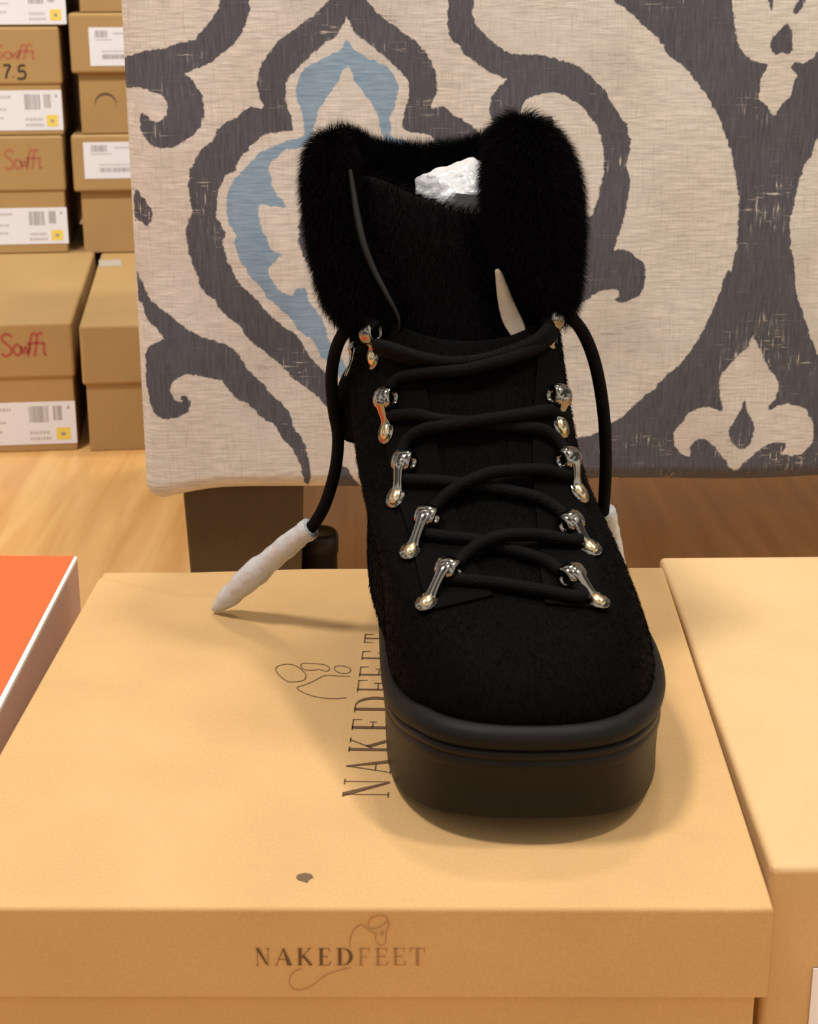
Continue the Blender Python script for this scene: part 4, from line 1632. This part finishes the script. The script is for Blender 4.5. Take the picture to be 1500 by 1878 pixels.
# cord: crossings between the hooks
z8 = lambda p: [(600 + q[0] * 0.43333, 680 + q[1] * 0.43333) + tuple(q[2:]) for q in p]
LR = 0.0026
runs = [
    z8([(505, 905, .001), (560, 912, .001), (740, 932, .001), (900, 958, .001), (1070, 985, .001), (1050, 930, .001)]),
    z8([(525, 890, .001), (560, 830, .001), (640, 780, .0035), (750, 745, .0045), (900, 735, .003), (1050, 745, .001), (1040, 700, .001)]),
    z8([(1030, 920, .001), (990, 880, .001), (930, 830, .0005), (850, 800, .0005), (750, 768, .0), (620, 735, .0005), (430, 715, .001), (430, 680, .001)]),
    z8([(430, 670, .001), (455, 610, .001), (530, 540, .003), (650, 480, .0045), (750, 452, .0035), (900, 440, .002), (1005, 455, .001), (1005, 410, .001)]),
    z8([(1030, 690, .001), (1005, 650, .001), (960, 600, .001), (880, 550, .0005), (780, 522, .0), (650, 500, .0), (480, 480, .0005), (350, 475, .001), (345, 430, .001)]),
    z8([(340, 410, .001), (330, 370, .001), (355, 305, .001), (420, 265, .002), (520, 252, .003), (660, 235, .004), (830, 205, .003), (920, 180, .001), (985, 195, .001), (965, 150, .001)]),
    z8([(1000, 400, .001), (985, 350, .001), (945, 295, .001), (890, 260, .001), (820, 250, .0005), (660, 232, .0), (480, 215, .0005), (390, 195, .001), (285, 195, .001), (280, 150, .001)]),
    [(721, 735, .001), (735, 700, .001), (780, 690, .002), (860, 685, .003), (945, 660, .003), (1000, 625, .001), (1002, 600, .001)],
]
bm = bmesh.new()
for r_ in runs:
    pth = on_line(r_, LR * 0.8, 7)
    join_bm(bm, tube([lb(q) for q in pth], LR, 10))
# the slack strand across the top of the tongue
top = [at_y(690, 632, 0.684), at_y(712, 636, 0.678), at_y(760, 652, 0.672), at_y(820, 664, 0.670), at_y(880, 660, 0.671), at_y(940, 642, 0.674), at_y(985, 622, 0.680), at_y(1006, 600, 0.686)]
join_bm(bm, tube([lb(q) for q in catmull(top, 7)], LR, 10))
top = [at_y(690, 640, 0.686), at_y(716, 648, 0.680), at_y(765, 664, 0.675), at_y(825, 678, 0.673), at_y(885, 674, 0.674), at_y(945, 657, 0.677), at_y(995, 632, 0.682), at_y(1012, 600, 0.688)]
join_bm(bm, tube([lb(q) for q in catmull(top, 7)], LR * 0.9, 10))
obj('shoelace', bm, M['lace'], boot, True)

# loose ends
Lp = [at_y(692, 600, 0.690), at_y(668, 588, 0.694), at_y(640, 600, 0.700), at_y(618, 635, 0.706), at_y(608, 690, 0.710), at_y(612, 750, 0.712), at_y(620, 800, 0.714), at_y(615, 860, 0.717), at_y(598, 920, 0.720),
      at_y(578, 958, 0.723), at_y(560, 977, 0.725)]
le = obj('lace_end', tube([lb(q) for q in catmull(Lp, 7)], 0.0028, 12), M['lace'], boot, True)


def sleeve(path, radii, parent, m):
    pts = catmull(path, 7)
    rr = [v[0] for v in catmull([(r_, 0) for r_ in radii], 7)]
    rr = [r_ * (1 + 0.05 * math.sin(i * 0.55) + 0.03 * math.sin(i * 1.3 + 1)) for i, r_ in enumerate(rr)]
    bm_ = tube([lb(q) for q in pts], rr, 14)
    for v in bm_.verts:
        v.co += Vector((random.uniform(-1, 1), random.uniform(-1, 1), random.uniform(-1, 1))) * 0.00012
    return obj('plastic_sleeve', bm_, m, parent, True)


tipz = at_z(392, 1118, Z0 + 0.0020)
mid1 = at_y(500, 1022, 0.7345)
sleeve([at_y(570, 968, 0.724), at_y(556, 978, 0.7255), at_y(530, 998, 0.729), at_y(495, 1028, 0.735), at_y(455, 1062, 0.7405), at_y(418, 1096, 0.747), tipz], [0.0050, 0.0052, 0.0052, 0.0058, 0.0062, 0.0050, 0.0016], le, M['plastic_wrap'])

Rp = [at_y(1004, 598, 0.688), at_y(1015, 582, 0.692), at_y(1042, 580, 0.697), at_y(1070, 612, 0.702), at_y(1092, 670, 0.706), at_y(1106, 750, 0.710), at_y(1111, 830, 0.714), at_y(1109, 900, 0.720), at_y(1106, 940, 0.725)]
re_ = obj('lace_end', tube([lb(q) for q in catmull(Rp, 7)], [0.0028] * 57, 12), M['lace'], boot, True)
sleeve([at_y(1110, 938, 0.726), at_y(1117, 958, 0.729), at_y(1126, 995, 0.733), at_y(1136, 1040, 0.737), at_y(1140, 1075, 0.739), at_z(1140, 1112, Z0 + 0.004)], [0.0046, 0.0044, 0.0036, 0.0034, 0.0034, 0.0026], re_, M['plastic_wrap'])

# crumpled tissue stuffed in the shaft
bm = bmesh.new()
bmesh.ops.create_icosphere(bm, subdivisions=5, radius=1.0)
cT = at_y(848, 366, 0.765)
rt = random.Random(5)
FACETS = [(Vector((rt.gauss(0, 1), rt.gauss(0, 1), rt.gauss(0, 1))).normalized(), rt.uniform(0.78, 1.06)) for _ in range(46)]
from mathutils import noise as mn
for v in bm.verts:
    d_ = v.co.copy()
    # crumple: facets of many random creases
    k = min(c_ / max(1e-3, d_.dot(n_)) for n_, c_ in FACETS if d_.dot(n_) > 0.2)
    k = min(k, 1.25) + 0.05 * mn.noise(d_ * 5.0)
    v.co = Vector((d_.x * 0.0225 * k, d_.y * 0.018 * k, d_.z * 0.0185 * k))
tis = obj('tissue_paper', bm, M['tissue'], None, False)
tis.location = cT
tag(tis, 'crumpled white tissue paper stuffed inside the top of the boot behind the tongue', 'tissue paper')
